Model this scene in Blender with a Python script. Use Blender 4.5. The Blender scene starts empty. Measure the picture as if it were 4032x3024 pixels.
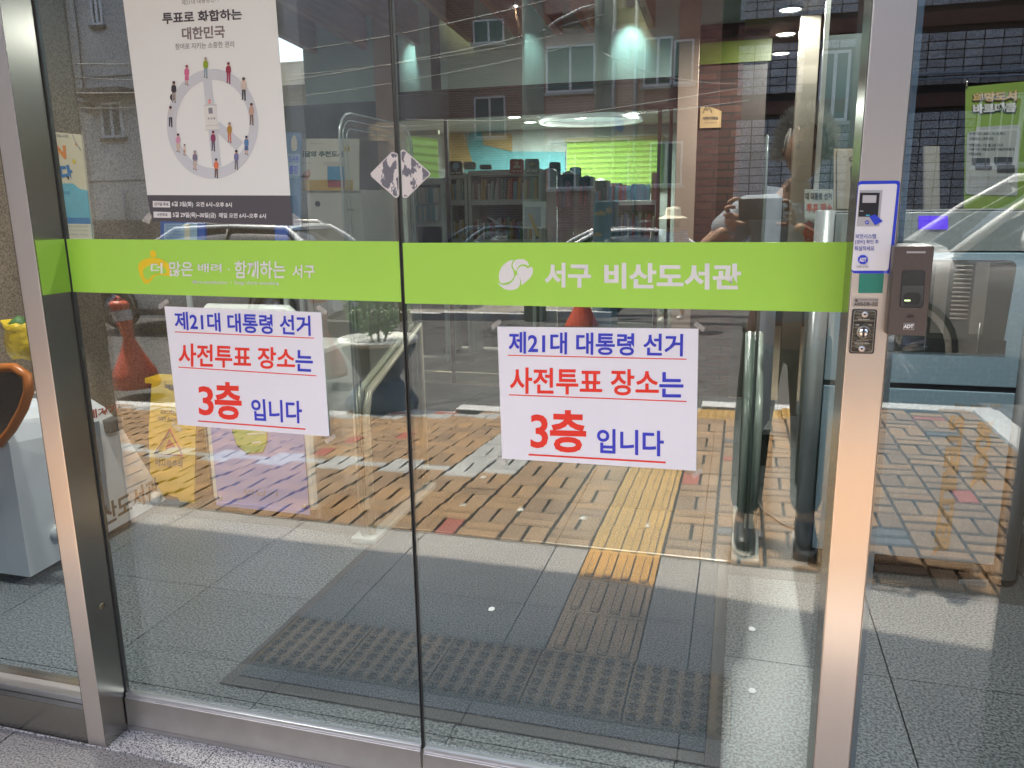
import bpy, math, random
from math import radians as R, sin, cos, pi
from mathutils import Vector, Matrix
random.seed(7)
C = bpy.context.scene.collection
SC = bpy.context.scene

# ------------------------------------------------------------------ camera
FPX, CX, CY = 3133.0, 2016.0, 1512.0          # focal length and centre in photo pixels (4032 wide)
N_ = Vector((909, -712, FPX)).normalized()
V_ = Vector((205, 14048, FPX)); V_ = (V_ - N_ * V_.dot(N_)).normalized()
X_ = V_.cross(N_)
if X_.x < 0: X_ = -X_
Z_ = -V_
RM = Matrix((X_, N_, Z_))                      # rows: world axes in camera coordinates (x right, y down, z forward)
CAM = Vector((0.0, -1.613, 1.42))
cd = bpy.data.cameras.new('camera'); cam = bpy.data.objects.new('camera', cd); C.objects.link(cam)
cd.sensor_width = 36.0; cd.lens = FPX / 4032 * 36.0; cd.clip_start = 0.02; cd.clip_end = 400
M3 = Matrix((RM.col[0], -RM.col[1], -RM.col[2])).transposed()
cam.matrix_world = Matrix.Translation(CAM) @ M3.to_4x4()
SC.camera = cam

def D(u, v, y=0.0):
    """world (x, z) of the point seen at photo pixel (u, v) on the plane at depth y"""
    d = RM @ Vector((u - CX, v - CY, FPX)); t = (y - CAM.y) / d.y
    p = CAM + d * t
    return p.x, p.z

def RF(u, v, y):
    """the same for something seen mirrored in the door glass: its real depth is -y"""
    x, z = D(u, v, y)
    return x, z

# ------------------------------------------------------------------ light
SUN_EL, SUN_DIR = R(69), Vector((-.93, -.37, 0)).normalized()
w = bpy.data.worlds.new('World'); SC.world = w; w.use_nodes = True
nt = w.node_tree; bg = nt.nodes['Background']
sky = nt.nodes.new('ShaderNodeTexSky'); sky.sky_type = 'NISHITA'; sky.sun_disc = False
sky.sun_elevation = SUN_EL; sky.sun_rotation = math.atan2(SUN_DIR.x, SUN_DIR.y); sky.air_density = 1.2; sky.dust_density = 5.0
nt.links.new(sky.outputs[0], bg.inputs[0]); bg.inputs[1].default_value = 0.15
sl = bpy.data.lights.new('sun', 'SUN'); sl.energy = 3.8; sl.angle = R(0.55); sl.color = (1, .93, .80)
sun = bpy.data.objects.new('sun', sl); C.objects.link(sun)
sd = Vector((SUN_DIR.x * cos(SUN_EL), SUN_DIR.y * cos(SUN_EL), sin(SUN_EL)))
sun.rotation_euler = sd.to_track_quat('Z', 'Y').to_euler(); sun.location = (-4, -4, 12)
SC.view_settings.view_transform = 'Standard'; SC.view_settings.look = 'None'
SC.view_settings.exposure = 2.2; SC.view_settings.gamma = 1.0; SC.view_settings.use_curve_mapping = False
SC.render.engine = 'CYCLES'
cy = SC.cycles; cy.use_denoising = True; cy.max_bounces = 10; cy.transparent_max_bounces = 24; cy.glossy_bounces = 5
cy.diffuse_bounces = 4; cy.sample_clamp_indirect = 6; cy.caustics_reflective = False; cy.caustics_refractive = False

# ------------------------------------------------------------------ materials
MATS = {}
def mat(name, col, rough=.6, metal=0., var=.12, vs=8., bump=0., bs=60., bd=.002, spec=.5, coat=0., aniso=0., obj=True, stretch=None, emit=None, es=1., alpha=1., trans=0.):
    if name in MATS: return MATS[name]
    m = bpy.data.materials.new(name); m.use_nodes = True; MATS[name] = m
    n = m.node_tree.nodes; l = m.node_tree.links; p = n['Principled BSDF']
    tc = n.new('ShaderNodeTexCoord'); src = tc.outputs['Object']
    if stretch:
        mp = n.new('ShaderNodeMapping'); mp.inputs['Scale'].default_value = stretch; l.new(src, mp.inputs[0]); src = mp.outputs[0]
    nz = n.new('ShaderNodeTexNoise'); nz.inputs['Scale'].default_value = vs; nz.inputs['Detail'].default_value = 5; l.new(src, nz.inputs[0])
    rp = n.new('ShaderNodeValToRGB'); rp.color_ramp.elements[0].position = .3; rp.color_ramp.elements[1].position = .7
    a = [max(0, c * (1 - var)) for c in col]; b = [min(1, c * (1 + var)) for c in col]
    rp.color_ramp.elements[0].color = (*a, 1); rp.color_ramp.elements[1].color = (*b, 1)
    l.new(nz.outputs[0], rp.inputs[0]); l.new(rp.outputs[0], p.inputs['Base Color'])
    p.inputs['Roughness'].default_value = rough; p.inputs['Metallic'].default_value = metal
    p.inputs['Specular IOR Level'].default_value = spec; p.inputs['Coat Weight'].default_value = coat
    if aniso:
        p.inputs['Anisotropic'].default_value = aniso
        tg = n.new('ShaderNodeTangent'); tg.direction_type = 'RADIAL'; tg.axis = 'Z'; l.new(tg.outputs[0], p.inputs['Tangent'])
    if bump:
        nb = n.new('ShaderNodeTexNoise'); nb.inputs['Scale'].default_value = bs; nb.inputs['Detail'].default_value = 4; l.new(src, nb.inputs[0])
        bp = n.new('ShaderNodeBump'); bp.inputs['Strength'].default_value = bump; bp.inputs['Distance'].default_value = bd
        l.new(nb.outputs[0], bp.inputs['Height']); l.new(bp.outputs[0], p.inputs['Normal'])
    if emit:
        p.inputs['Emission Color'].default_value = (*emit, 1); p.inputs['Emission Strength'].default_value = es
    if trans: p.inputs['Transmission Weight'].default_value = trans
    if alpha < 1: p.inputs['Alpha'].default_value = alpha
    return m

def speckle(name, cols, scale=260., rough=.55, bump=.15, spec=.5, big=.08):
    """granite: cells of several greys"""
    if name in MATS: return MATS[name]
    m = bpy.data.materials.new(name); m.use_nodes = True; MATS[name] = m
    n = m.node_tree.nodes; l = m.node_tree.links; p = n['Principled BSDF']
    ge = n.new('ShaderNodeNewGeometry')
    nz = n.new('ShaderNodeTexNoise'); nz.inputs['Scale'].default_value = scale; nz.inputs['Detail'].default_value = 2.5; nz.inputs['Roughness'].default_value = .6; l.new(ge.outputs['Position'], nz.inputs[0])
    rp = n.new('ShaderNodeValToRGB'); e = rp.color_ramp.elements
    e[0].position = .40; e[0].color = (*cols[0], 1); e[1].position = .58; e[1].color = (*cols[-1], 1)
    x = e.new(.48); x.color = (*cols[1], 1)
    l.new(nz.outputs[0], rp.inputs[0])
    n2 = n.new('ShaderNodeTexNoise'); n2.inputs['Scale'].default_value = 2.2; n2.inputs['Detail'].default_value = 6; l.new(ge.outputs['Position'], n2.inputs[0])
    mr = n.new('ShaderNodeMapRange'); mr.inputs[3].default_value = 1 - big; mr.inputs[4].default_value = 1 + big; mr.inputs[1].default_value = .3; mr.inputs[2].default_value = .7; l.new(n2.outputs[0], mr.inputs[0])
    oi = n.new('ShaderNodeObjectInfo'); mo = n.new('ShaderNodeMapRange'); mo.inputs[3].default_value = .93; mo.inputs[4].default_value = 1.06; l.new(oi.outputs['Random'], mo.inputs[0])
    mu = n.new('ShaderNodeMath'); mu.operation = 'MULTIPLY'; l.new(mr.outputs[0], mu.inputs[0]); l.new(mo.outputs[0], mu.inputs[1])
    mx = n.new('ShaderNodeVectorMath'); mx.operation = 'SCALE'; l.new(rp.outputs[0], mx.inputs[0]); l.new(mu.outputs[0], mx.inputs['Scale'])
    l.new(mx.outputs[0], p.inputs['Base Color']); p.inputs['Roughness'].default_value = rough; p.inputs['Specular IOR Level'].default_value = spec
    bp = n.new('ShaderNodeBump'); bp.inputs['Strength'].default_value = bump; bp.inputs['Distance'].default_value = .001; l.new(nz.outputs[0], bp.inputs['Height']); l.new(bp.outputs[0], p.inputs['Normal'])
    return m

def paver(name, col):
    m = bpy.data.materials.new(name); m.use_nodes = True; MATS[name] = m
    n = m.node_tree.nodes; l = m.node_tree.links; p = n['Principled BSDF']
    ge = n.new('ShaderNodeNewGeometry')
    n1 = n.new('ShaderNodeTexNoise'); n1.inputs['Scale'].default_value = 140; n1.inputs['Detail'].default_value = 3; l.new(ge.outputs['Position'], n1.inputs[0])
    n2 = n.new('ShaderNodeTexNoise'); n2.inputs['Scale'].default_value = 4.5; n2.inputs['Detail'].default_value = 5; l.new(ge.outputs['Position'], n2.inputs[0])
    a = n.new('ShaderNodeMapRange'); a.inputs[1].default_value = .3; a.inputs[2].default_value = .7; a.inputs[3].default_value = .8; a.inputs[4].default_value = 1.18; l.new(n1.outputs[0], a.inputs[0])
    b = n.new('ShaderNodeMapRange'); b.inputs[1].default_value = .3; b.inputs[2].default_value = .7; b.inputs[3].default_value = .82; b.inputs[4].default_value = 1.12; l.new(n2.outputs[0], b.inputs[0])
    oi = n.new('ShaderNodeObjectInfo'); c = n.new('ShaderNodeMapRange'); c.inputs[3].default_value = .88; c.inputs[4].default_value = 1.10; l.new(oi.outputs['Random'], c.inputs[0])
    u = n.new('ShaderNodeMath'); u.operation = 'MULTIPLY'; l.new(a.outputs[0], u.inputs[0]); l.new(b.outputs[0], u.inputs[1])
    v = n.new('ShaderNodeMath'); v.operation = 'MULTIPLY'; l.new(u.outputs[0], v.inputs[0]); l.new(c.outputs[0], v.inputs[1])
    s = n.new('ShaderNodeVectorMath'); s.operation = 'SCALE'; s.inputs[0].default_value = col; l.new(v.outputs[0], s.inputs['Scale'])
    l.new(s.outputs[0], p.inputs['Base Color']); p.inputs['Roughness'].default_value = .85
    bp = n.new('ShaderNodeBump'); bp.inputs['Strength'].default_value = .35; bp.inputs['Distance'].default_value = .002; l.new(n1.outputs[0], bp.inputs['Height']); l.new(bp.outputs[0], p.inputs['Normal'])
    return m

def brickmat(name, c1, c2, mortar, bw=.21, bh=.067, ms=.01, off=.5, rough=.85):
    m = bpy.data.materials.new(name); m.use_nodes = True; MATS[name] = m
    n = m.node_tree.nodes; l = m.node_tree.links; p = n['Principled BSDF']
    ge = n.new('ShaderNodeNewGeometry'); sx = n.new('ShaderNodeSeparateXYZ'); l.new(ge.outputs['Position'], sx.inputs[0])
    ad = n.new('ShaderNodeMath'); ad.operation = 'ADD'; l.new(sx.outputs[0], ad.inputs[0]); l.new(sx.outputs[1], ad.inputs[1])
    cb = n.new('ShaderNodeCombineXYZ'); l.new(ad.outputs[0], cb.inputs[0]); l.new(sx.outputs[2], cb.inputs[1])
    br = n.new('ShaderNodeTexBrick'); br.offset = off; l.new(cb.outputs[0], br.inputs[0]); br.inputs['Scale'].default_value = 1
    br.inputs['Brick Width'].default_value = bw; br.inputs['Row Height'].default_value = bh; br.inputs['Mortar Size'].default_value = ms
    br.inputs['Color1'].default_value = (*c1, 1); br.inputs['Color2'].default_value = (*c2, 1); br.inputs['Mortar'].default_value = (*mortar, 1)
    br.inputs['Bias'].default_value = -.2
    l.new(br.outputs[0], p.inputs['Base Color']); p.inputs['Roughness'].default_value = rough
    bp = n.new('ShaderNodeBump'); bp.inputs['Strength'].default_value = .6; bp.inputs['Distance'].default_value = .006; bp.invert = True; l.new(br.outputs['Fac'], bp.inputs['Height']); l.new(bp.outputs[0], p.inputs['Normal'])
    return m

def glass(name, r0=.05, tint=(.93, .955, .94), wave=0., rough=0., dirt=0.):
    m = bpy.data.materials.new(name); m.use_nodes = True; MATS[name] = m
    n = m.node_tree.nodes; l = m.node_tree.links; n.remove(n['Principled BSDF']); out = n['Material Output']
    lw = n.new('ShaderNodeLayerWeight'); lw.inputs[0].default_value = .5
    pw = n.new('ShaderNodeMath'); pw.operation = 'POWER'; pw.inputs[1].default_value = 5; l.new(lw.outputs['Facing'], pw.inputs[0])
    mr = n.new('ShaderNodeMapRange'); mr.inputs[3].default_value = r0; mr.inputs[4].default_value = 1; l.new(pw.outputs[0], mr.inputs[0])
    tr = n.new('ShaderNodeBsdfTransparent'); tr.inputs[0].default_value = (*tint, 1)
    gl = n.new('ShaderNodeBsdfGlossy'); gl.inputs['Roughness'].default_value = rough; gl.inputs[0].default_value = (.98, 1, .99, 1)
    if wave:
        tc = n.new('ShaderNodeTexCoord'); mp = n.new('ShaderNodeMapping'); mp.inputs['Scale'].default_value = (1, 1, 1.6); l.new(tc.outputs['Object'], mp.inputs[0])
        nz = n.new('ShaderNodeTexNoise'); nz.inputs['Scale'].default_value = 3.0; nz.inputs['Detail'].default_value = 1.6; l.new(mp.outputs[0], nz.inputs[0])
        bp = n.new('ShaderNodeBump'); bp.inputs['Strength'].default_value = 1.; bp.inputs['Distance'].default_value = wave; l.new(nz.outputs[0], bp.inputs['Height']); l.new(bp.outputs[0], gl.inputs['Normal'])
    mx = n.new('ShaderNodeMixShader'); l.new(mr.outputs[0], mx.inputs[0]); l.new(tr.outputs[0], mx.inputs[1]); l.new(gl.outputs[0], mx.inputs[2])
    last = mx
    if dirt:
        g2 = n.new('ShaderNodeNewGeometry'); nd = n.new('ShaderNodeTexNoise'); nd.inputs['Scale'].default_value = 7; nd.inputs['Detail'].default_value = 7; nd.inputs['Roughness'].default_value = .7; l.new(g2.outputs[0], nd.inputs[0])
        md = n.new('ShaderNodeMapRange'); md.inputs[1].default_value = .56; md.inputs[2].default_value = .78; md.inputs[4].default_value = dirt; l.new(nd.outputs[0], md.inputs[0])
        df = n.new('ShaderNodeBsdfDiffuse'); df.inputs[0].default_value = (.6, .6, .58, 1); last = n.new('ShaderNodeMixShader'); l.new(md.outputs[0], last.inputs[0]); l.new(mx.outputs[0], last.inputs[1]); l.new(df.outputs[0], last.inputs[2])
    l.new(last.outputs[0], out.inputs[0])
    return m

# ------------------------------------------------------------------ mesh helpers
class MB:
    def __init__(s): s.v = []; s.f = []; s.sm = []
    def add(s, vs, fs, smooth=False):
        o = len(s.v); s.v += [tuple(p) for p in vs]; s.f += [[i + o for i in f] for f in fs]; s.sm += [smooth] * len(fs); return s
    def box(s, x0, x1, y0, y1, z0, z1, b=0.):
        x0, x1 = min(x0, x1), max(x0, x1); y0, y1 = min(y0, y1), max(y0, y1); z0, z1 = min(z0, z1), max(z0, z1)
        if b <= 0:
            v = [(x, y, z) for x in (x0, x1) for y in (y0, y1) for z in (z0, z1)]
            return s.add(v, [(0, 1, 3, 2), (4, 6, 7, 5), (0, 4, 5, 1), (2, 3, 7, 6), (0, 2, 6, 4), (1, 5, 7, 3)])
        b = min(b, (x1 - x0) * .49, (y1 - y0) * .49, (z1 - z0) * .49)
        import bmesh
        bm = bmesh.new(); bmesh.ops.create_cube(bm, size=1)
        for q in bm.verts: q.co = Vector(((x0 + x1) / 2 + q.co.x * (x1 - x0), (y0 + y1) / 2 + q.co.y * (y1 - y0), (z0 + z1) / 2 + q.co.z * (z1 - z0)))
        bmesh.ops.bevel(bm, geom=list(bm.edges), offset=b, segments=2, profile=.5, affect='EDGES')
        bm.verts.index_update(); s.add([q.co for q in bm.verts], [[q.index for q in f.verts] for f in bm.faces]); bm.free(); return s
    def tube(s, pts, r, n=8, closed=False, caps=True):
        pts = [Vector(p) for p in pts]; k = len(pts); rr = r if isinstance(r, (list, tuple)) else [r] * k
        vs = []; up = None
        for i, p in enumerate(pts):
            if closed: t = pts[(i + 1) % k] - pts[i - 1]
            else: t = pts[min(i + 1, k - 1)] - pts[max(i - 1, 0)]
            t = t.normalized() if t.length > 1e-9 else Vector((0, 0, 1))
            if up is None: up = Vector((0, 0, 1)) if abs(t.z) < .9 else Vector((1, 0, 0))
            a = (up - t * up.dot(t))
            a = a.normalized() if a.length > 1e-6 else t.orthogonal().normalized()
            up = a; b = t.cross(a)
            vs += [p + (a * cos(2 * pi * j / n) + b * sin(2 * pi * j / n)) * rr[i] for j in range(n)]
        fs = []
        for i in range(k if closed else k - 1):
            for j in range(n):
                a0 = i * n; b0 = ((i + 1) % k) * n
                fs.append((a0 + j, a0 + (j + 1) % n, b0 + (j + 1) % n, b0 + j))
        if caps and not closed: fs += [list(range(n))[::-1], [(k - 1) * n + j for j in range(n)]]
        return s.add(vs, fs, True)
    def prism(s, poly, a0, a1, axis='y'):
        """poly: 2-D outline (x,z) extruded along y (or (y,z) along x, or (x,y) along z)"""
        n = len(poly)
        f = {'y': lambda p, a: (p[0], a, p[1]), 'x': lambda p, a: (a, p[0], p[1]), 'z': lambda p, a: (p[0], p[1], a)}[axis]
        v = [f(p, a0) for p in poly] + [f(p, a1) for p in poly]
        fs = [list(range(n)), list(range(2 * n - 1, n - 1, -1))] + [(i, i + n, (i + 1) % n + n, (i + 1) % n) for i in range(n)]
        return s.add(v, fs)
    def lathe(s, prof, cx=0, cy=0, cz=0, n=24, axis='z', sx=1, sy=1):
        vs = []; m = len(prof)
        for r, h in prof:
            for j in range(n):
                a = 2 * pi * j / n
                p = (r * cos(a) * sx, r * sin(a) * sy, h)
                if axis == 'y': p = (p[0], p[2], p[1])
                if axis == 'x': p = (p[2], p[0], p[1])
                vs.append((cx + p[0], cy + p[1], cz + p[2]))
        fs = [(i * n + j, i * n + (j + 1) % n, (i + 1) * n + (j + 1) % n, (i + 1) * n + j) for i in range(m - 1) for j in range(n)]
        if prof[0][0] > 1e-6: fs.append(list(range(n))[::-1])
        if prof[-1][0] > 1e-6: fs.append([(m - 1) * n + j for j in range(n)])
        return s.add(vs, fs, True)
    def quad(s, a, b, c, d): return s.add([a, b, c, d], [(0, 1, 2, 3)])
    def mesh(s, name):
        me = bpy.data.meshes.new(name); me.from_pydata(s.v, [], s.f); me.update()
        for p, q in zip(me.polygons, s.sm): p.use_smooth = q
        import bmesh
        bm = bmesh.new(); bm.from_mesh(me); bmesh.ops.recalc_face_normals(bm, faces=bm.faces); bm.to_mesh(me); bm.free()
        return me
    def build(s, name, m, parent=None, local=False, **kw):
        if parent is not None and not local:
            o_ = origin(parent); s.v = [(x - o_.x, y - o_.y, z - o_.z) for x, y, z in s.v]
        me = s.mesh(name); me.materials.append(m)
        o = bpy.data.objects.new(name, me); C.objects.link(o)
        if parent is not None: o.parent = parent
        for k, v in kw.items(): o[k] = v
        return o
def origin(o):
    p = Vector((0, 0, 0))
    while o is not None: p += o.location; o = o.parent
    return p
def thing(name, label, cat, loc=(0, 0, 0), group=None, rz=0):
    o = bpy.data.objects.new(name, None); C.objects.link(o); o.location = loc; o.rotation_euler = (0, 0, rz)
    o['label'] = label; o['category'] = cat; o.empty_display_size = .1
    if group: o['group'] = group
    return o
def tag(o, label, cat, group=None):
    o['label'] = label; o['category'] = cat
    if group: o['group'] = group
    return o
def dup(root, loc, rz=0, label=None):
    r = root.copy(); C.objects.link(r); r.location = loc; r.rotation_euler = (0, 0, rz)
    if label: r['label'] = label
    for ch in list(root.children):
        c = ch.copy(); C.objects.link(c); c.parent = r
        for g in list(ch.children):
            d = g.copy(); C.objects.link(d); d.parent = c
    return r
def box(name, m, parent, x0, x1, y0, y1, z0, z1, b=0., **kw): return MB().box(x0, x1, y0, y1, z0, z1, b).build(name, m, parent, **kw)

_tc = {}; _tcu = bpy.data.curves.new('lettering', 'FONT'); _tco = bpy.data.objects.new('lettering_source', _tcu)
_tcu.body = '가'; bpy.data.meshes.new_from_object(_tco)
def glyphs(s, bold):
    k = (s, bold)
    if k not in _tc:
        _tcu.body = s; _tcu.offset = bold; _tcu.resolution_u = 3
        me = bpy.data.meshes.new_from_object(_tco)
        vs = [tuple(v.co[:2]) for v in me.vertices]; fs = [list(p.vertices) for p in me.polygons]
        bpy.data.meshes.remove(me)
        xs = [v[0] for v in vs]; ys = [v[1] for v in vs]
        x0, x1, y0, y1 = min(xs), max(xs), min(ys), max(ys)
        _tc[k] = ([((x - x0) / (x1 - x0), (y - y0) / (y1 - y0)) for x, y in vs], fs)
    return _tc[k]
def bil(q, u, v):
    """q: TL, TR, BR, BL points; u right, v up"""
    tl, tr, br, bl = [Vector(p) for p in q]
    return (bl * (1 - u) + br * u) * (1 - v) + (tl * (1 - u) + tr * u) * v
def text(s, quad, m, parent, bold=.02, name='lettering'):
    """flat print: the text stretched to a quad of 3-D points TL, TR, BR, BL"""
    vs, fs = glyphs(s, bold)
    return MB().add([bil(quad, a, b) for a, b in vs], fs).build(name, m, parent)
def dq(y, tl, tr, br, bl):
    out = []
    for p in (tl, tr, br, bl):
        x, z = D(p[0], p[1], y); out.append((x, y, z))
    return out
def rq(y, u0, v0, u1, v1): return dq(y, (u0, v0), (u1, v0), (u1, v1), (u0, v1))
def slab(q, t, name, m, parent=None, **kw):
    """plate whose front face is the quad q (facing -y), t thick"""
    b = [Vector(p) + Vector((0, t, 0)) for p in q]
    return MB().add(list(q) + b, [(3, 2, 1, 0), (4, 5, 6, 7), (0, 1, 5, 4), (1, 2, 6, 5), (2, 3, 7, 6), (3, 0, 4, 7)]).build(name, m, parent, **kw)
def poly(pts, y, t, name, m, parent, **kw):
    """plate from an outline of photo pixels on plane y"""
    return MB().prism([D(u, v, y) for u, v in pts], y, y + t, 'y').build(name, m, parent, **kw)
def line(a, b, th, y, m, parent, name='underline'):
    (x0, z0), (x1, z1) = D(*a, y), D(*b, y); h = th / FPX * (y - CAM.y) / 2 * 1.05
    return MB().quad((x0, y, z0 - h), (x1, y, z1 - h), (x1, y, z1 + h), (x0, y, z0 + h)).build(name, m, parent)

# palette
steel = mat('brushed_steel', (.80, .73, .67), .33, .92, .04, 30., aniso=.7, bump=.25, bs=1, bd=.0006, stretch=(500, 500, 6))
steel_side = mat('brushed_steel_dim', (.40, .385, .35), .22, 1., .05, 3., aniso=.6)  # darker copy of the steel, dark reflections painted into its colour
alu = mat('anodised_aluminium', (.62, .585, .55), .42, 1., .05, 20.)
alu_dk = mat('dark_rubber', (.03, .03, .03), .6)
white = mat('white_paper', (.84, .84, .88), .6, var=.012, vs=6, bump=.25, bs=7, bd=.006)
lime = mat('lime_film', (.40, .74, .09), .36, var=.045, vs=2.2, bump=.12, bs=5, bd=.004)
wtext = mat('white_print', (.78, .79, .75), .5, var=.02)
bluep = mat('blue_print', (.035, .05, .55), .5, var=.02)
redp = mat('red_print', (.85, .035, .02), .5, var=.02)
blackp = mat('black_print', (.03, .03, .035), .5, var=.02)
greyp = mat('grey_print', (.22, .21, .21), .5, var=.02)
door_glass = glass('door_glass', .105, (.85, .885, .875), wave=.00010, dirt=.045)
fix_glass = glass('fixed_glass', .078, (.87, .905, .91), wave=.00008)
acryl = glass('clear_acrylic', .05, (.86, .9, .89), rough=.02)
granite_in = speckle('interior_granite', [(.035, .042, .048), (.105, .122, .134), (.215, .235, .245)], 120, .35, .08)
granite_out = speckle('flamed_granite', [(.15, .13, .12), (.27, .24, .22), (.39, .35, .325)], 170, .8, .4)
granite_lt = speckle('white_speckled_granite', [(.09, .08, .075), (.54, .49, .455), (.78, .715, .67)], 210, .6, .2)
granite_dk = speckle('dark_granite', [(.035, .03, .028), (.10, .09, .08), (.19, .17, .15)], 150, .45, .1)
# ================================================================== THE GROUND
def drop(x, y):
    t = max(0, min(1, (-y - 1.5) / 3.1))
    d = .07 * (1.6 - x) if x > -3.5 else .357 + .015 * (-3.5 - x)
    return -max(0, d) * t
def sheet(name, xs, ys, dz, m, kind='structure'):
    vs = [(x, y, drop(x, y) + dz) for y in ys for x in xs]; n = len(xs)
    fs = [(j * n + i, j * n + i + 1, (j + 1) * n + i + 1, (j + 1) * n + i) for j in range(len(ys) - 1) for i in range(n - 1)]
    o = MB().add(vs, fs).build(name, m); o['kind'] = kind; return o
def fr(a, b, s): 
    k = max(1, int(abs(b - a) / s + .5)); return [a + (b - a) * i / k for i in range(k + 1)]
def asphalt_mat():
    m = speckle('asphalt', [(.035, .035, .036), (.06, .06, .062), (.105, .10, .10)], 120, .9, .6, big=.22)
    n = m.node_tree.nodes; l = m.node_tree.links; p = n['Principled BSDF']
    ge = n.new('ShaderNodeNewGeometry'); v = n.new('ShaderNodeTexVoronoi'); v.feature = 'DISTANCE_TO_EDGE'; v.inputs['Scale'].default_value = .55
    nz = n.new('ShaderNodeTexNoise'); nz.inputs['Scale'].default_value = 1.3; nz.inputs['Detail'].default_value = 6
    ad = n.new('ShaderNodeVectorMath'); ad.operation = 'MULTIPLY_ADD'; ad.inputs[1].default_value = (.7, .7, .7); l.new(ge.outputs[0], nz.inputs[0]); l.new(nz.outputs['Color'], ad.inputs[0]); l.new(ge.outputs[0], ad.inputs[2]); l.new(ad.outputs[0], v.inputs[0])
    c = n.new('ShaderNodeMapRange'); c.inputs[1].default_value = .0; c.inputs[2].default_value = .012; l.new(v.outputs[0], c.inputs[0])
    src = p.inputs['Base Color'].links[0].from_socket
    mx = n.new('ShaderNodeMix'); mx.data_type = 'RGBA'; mx.inputs[6].default_value = (.018, .018, .018, 1); l.new(c.outputs[0], mx.inputs[0]); l.new(src, mx.inputs[7]); l.new(mx.outputs[2], p.inputs['Base Color'])
    return m
asphalt = asphalt_mat()
gutter = speckle('gutter_concrete', [(.13, .11, .09), (.27, .24, .20), (.42, .38, .33)], 70, .9, .8, big=.2)
joint = mat('paving_joint', (.030, .025, .020), .95, var=.3, vs=40)
curb_m = speckle('curb_granite', [(.30, .30, .31), (.46, .46, .47), (.56, .56, .56)], 200, .75, .2)
sheet('road', fr(-40, 30, 2), [-4.95, -6, -8, -11.5, -20, -60], -.125, asphalt)
sheet('gutter_strip', fr(-30, 1.75, .5), [-4.62, -4.95], -.10, gutter)
sheet('driveway', fr(1.76, 20, .6), [-1.5, -3, -4.95], -.06, asphalt)
sheet('pavement_bed', fr(-12, 1.6, .5), fr(-1.49, -4.48, .3), -.028, joint)
far_pave = speckle('far_pavement', [(.15, .14, .12), (.24, .22, .19), (.33, .30, .27)], 60, .9, .3, big=.2)
sheet('far_pavement', fr(-40, -2.0, 2), [-11.5, -15.5], 0.0, far_pave)
# kerb stones: far and near
MBk = MB()
def prep(name, m, parent, x0, x1, y0, y1, z0, z1, b=.006):
    o = MB().box(x0, x1, y0, y1, z0, z1, b).build(name, m, parent); return o
sidewalk = bpy.data.objects.new('sidewalk', None); C.objects.link(sidewalk); sidewalk['kind'] = 'structure'
for i in range(16):
    x1 = 1.76 - i; dz = drop(x1 - .5, -4.55)
    o = prep('kerb_stone', curb_m, sidewalk, x1 - .995, x1, -4.62, -4.46, -.14 , .006)
    o.location.z += dz; 
    # lean with the slope
for i in range(3):
    prep('kerb_stone', curb_m, sidewalk, 1.60, 1.76, -4.45 + i * .995, -4.45 + i * .995 + .99, -.14, .006)
for i in range(14):
    x1 = -2.0 - i * 1.5; dz = drop(x1 - .7, -11.5)
    o = prep('kerb_stone', curb_m, sidewalk, x1 - 1.49, x1, -11.5, -11.33, -.14, .006); o.location.z += dz

# brick pavers, basket weave 0.2 x 0.1
tan = [paver('tan_paver', (.235, .145, .078)), paver('ochre_paver', (.26, .152, .072)), paver('brown_paver', (.205, .125, .070))]
gray_p = paver('grey_paver', (.32, .315, .31)); red_p = paver('red_paver', (.30, .075, .05)); dark_p = paver('slate_paver', (.10, .095, .10))
bmesh_v = MB().box(-.0435, .0435, -.0885, .0885, -.05, 0, .003).mesh('paver')
bmesh_h = MB().box(-.0945, .0945, -.0395, .0395, -.05, 0, .003).mesh('paver')
def pcol(x, y, horiz):
    gray = (-2.66 < y < -2.45 and x < -1.17) or (-4.36 < y < -4.24 and x < -.62) or (-1.60 < x < -1.17 and -4.2 < y < -2.45)
    if gray: return gray_p
    r = random.random()
    if r < .014: return red_p
    if r < .026: return dark_p
    return tan[int(random.random() * 2.6)]
pieces = []
cell = .205
y = -1.5
iy = 0
while y > -4.45:
    x = -.560 - cell * 37; ix = 1
    while x < 1.58:
        if abs(x + .560) < .01: x = -.256; ix += 1
        for k in range(2):
            if (ix + iy) % 2: cx, cyy, hz = x + cell / 2, y - cell / 4 - k * cell / 2, True
            else: cx, cyy, hz = x + cell / 4 + k * cell / 2, y - cell / 2, False
            if cyy < -4.45: continue
            if -.62 < cx < .62 and cyy < -4.12: continue
            pieces.append((cx, cyy, hz))
        x += cell; ix += 1
    y -= cell; iy += 1
def seen(cx, cy_):
    d = Vector((cx - CAM.x, -cy_ - CAM.y, -CAM.z)); q = RM.transposed() @ d
    u = CX + FPX * q.x / q.z; v = CY + FPX * q.y / q.z
    return 180 < u < 4032 and 0 < v < 3024
pieces.sort(key=lambda p: (0 if seen(p[0], p[1]) else 1, (p[0] - CAM.x) ** 2 + (p[1] + CAM.y) ** 2))
meshes = {}
rest = {}
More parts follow.
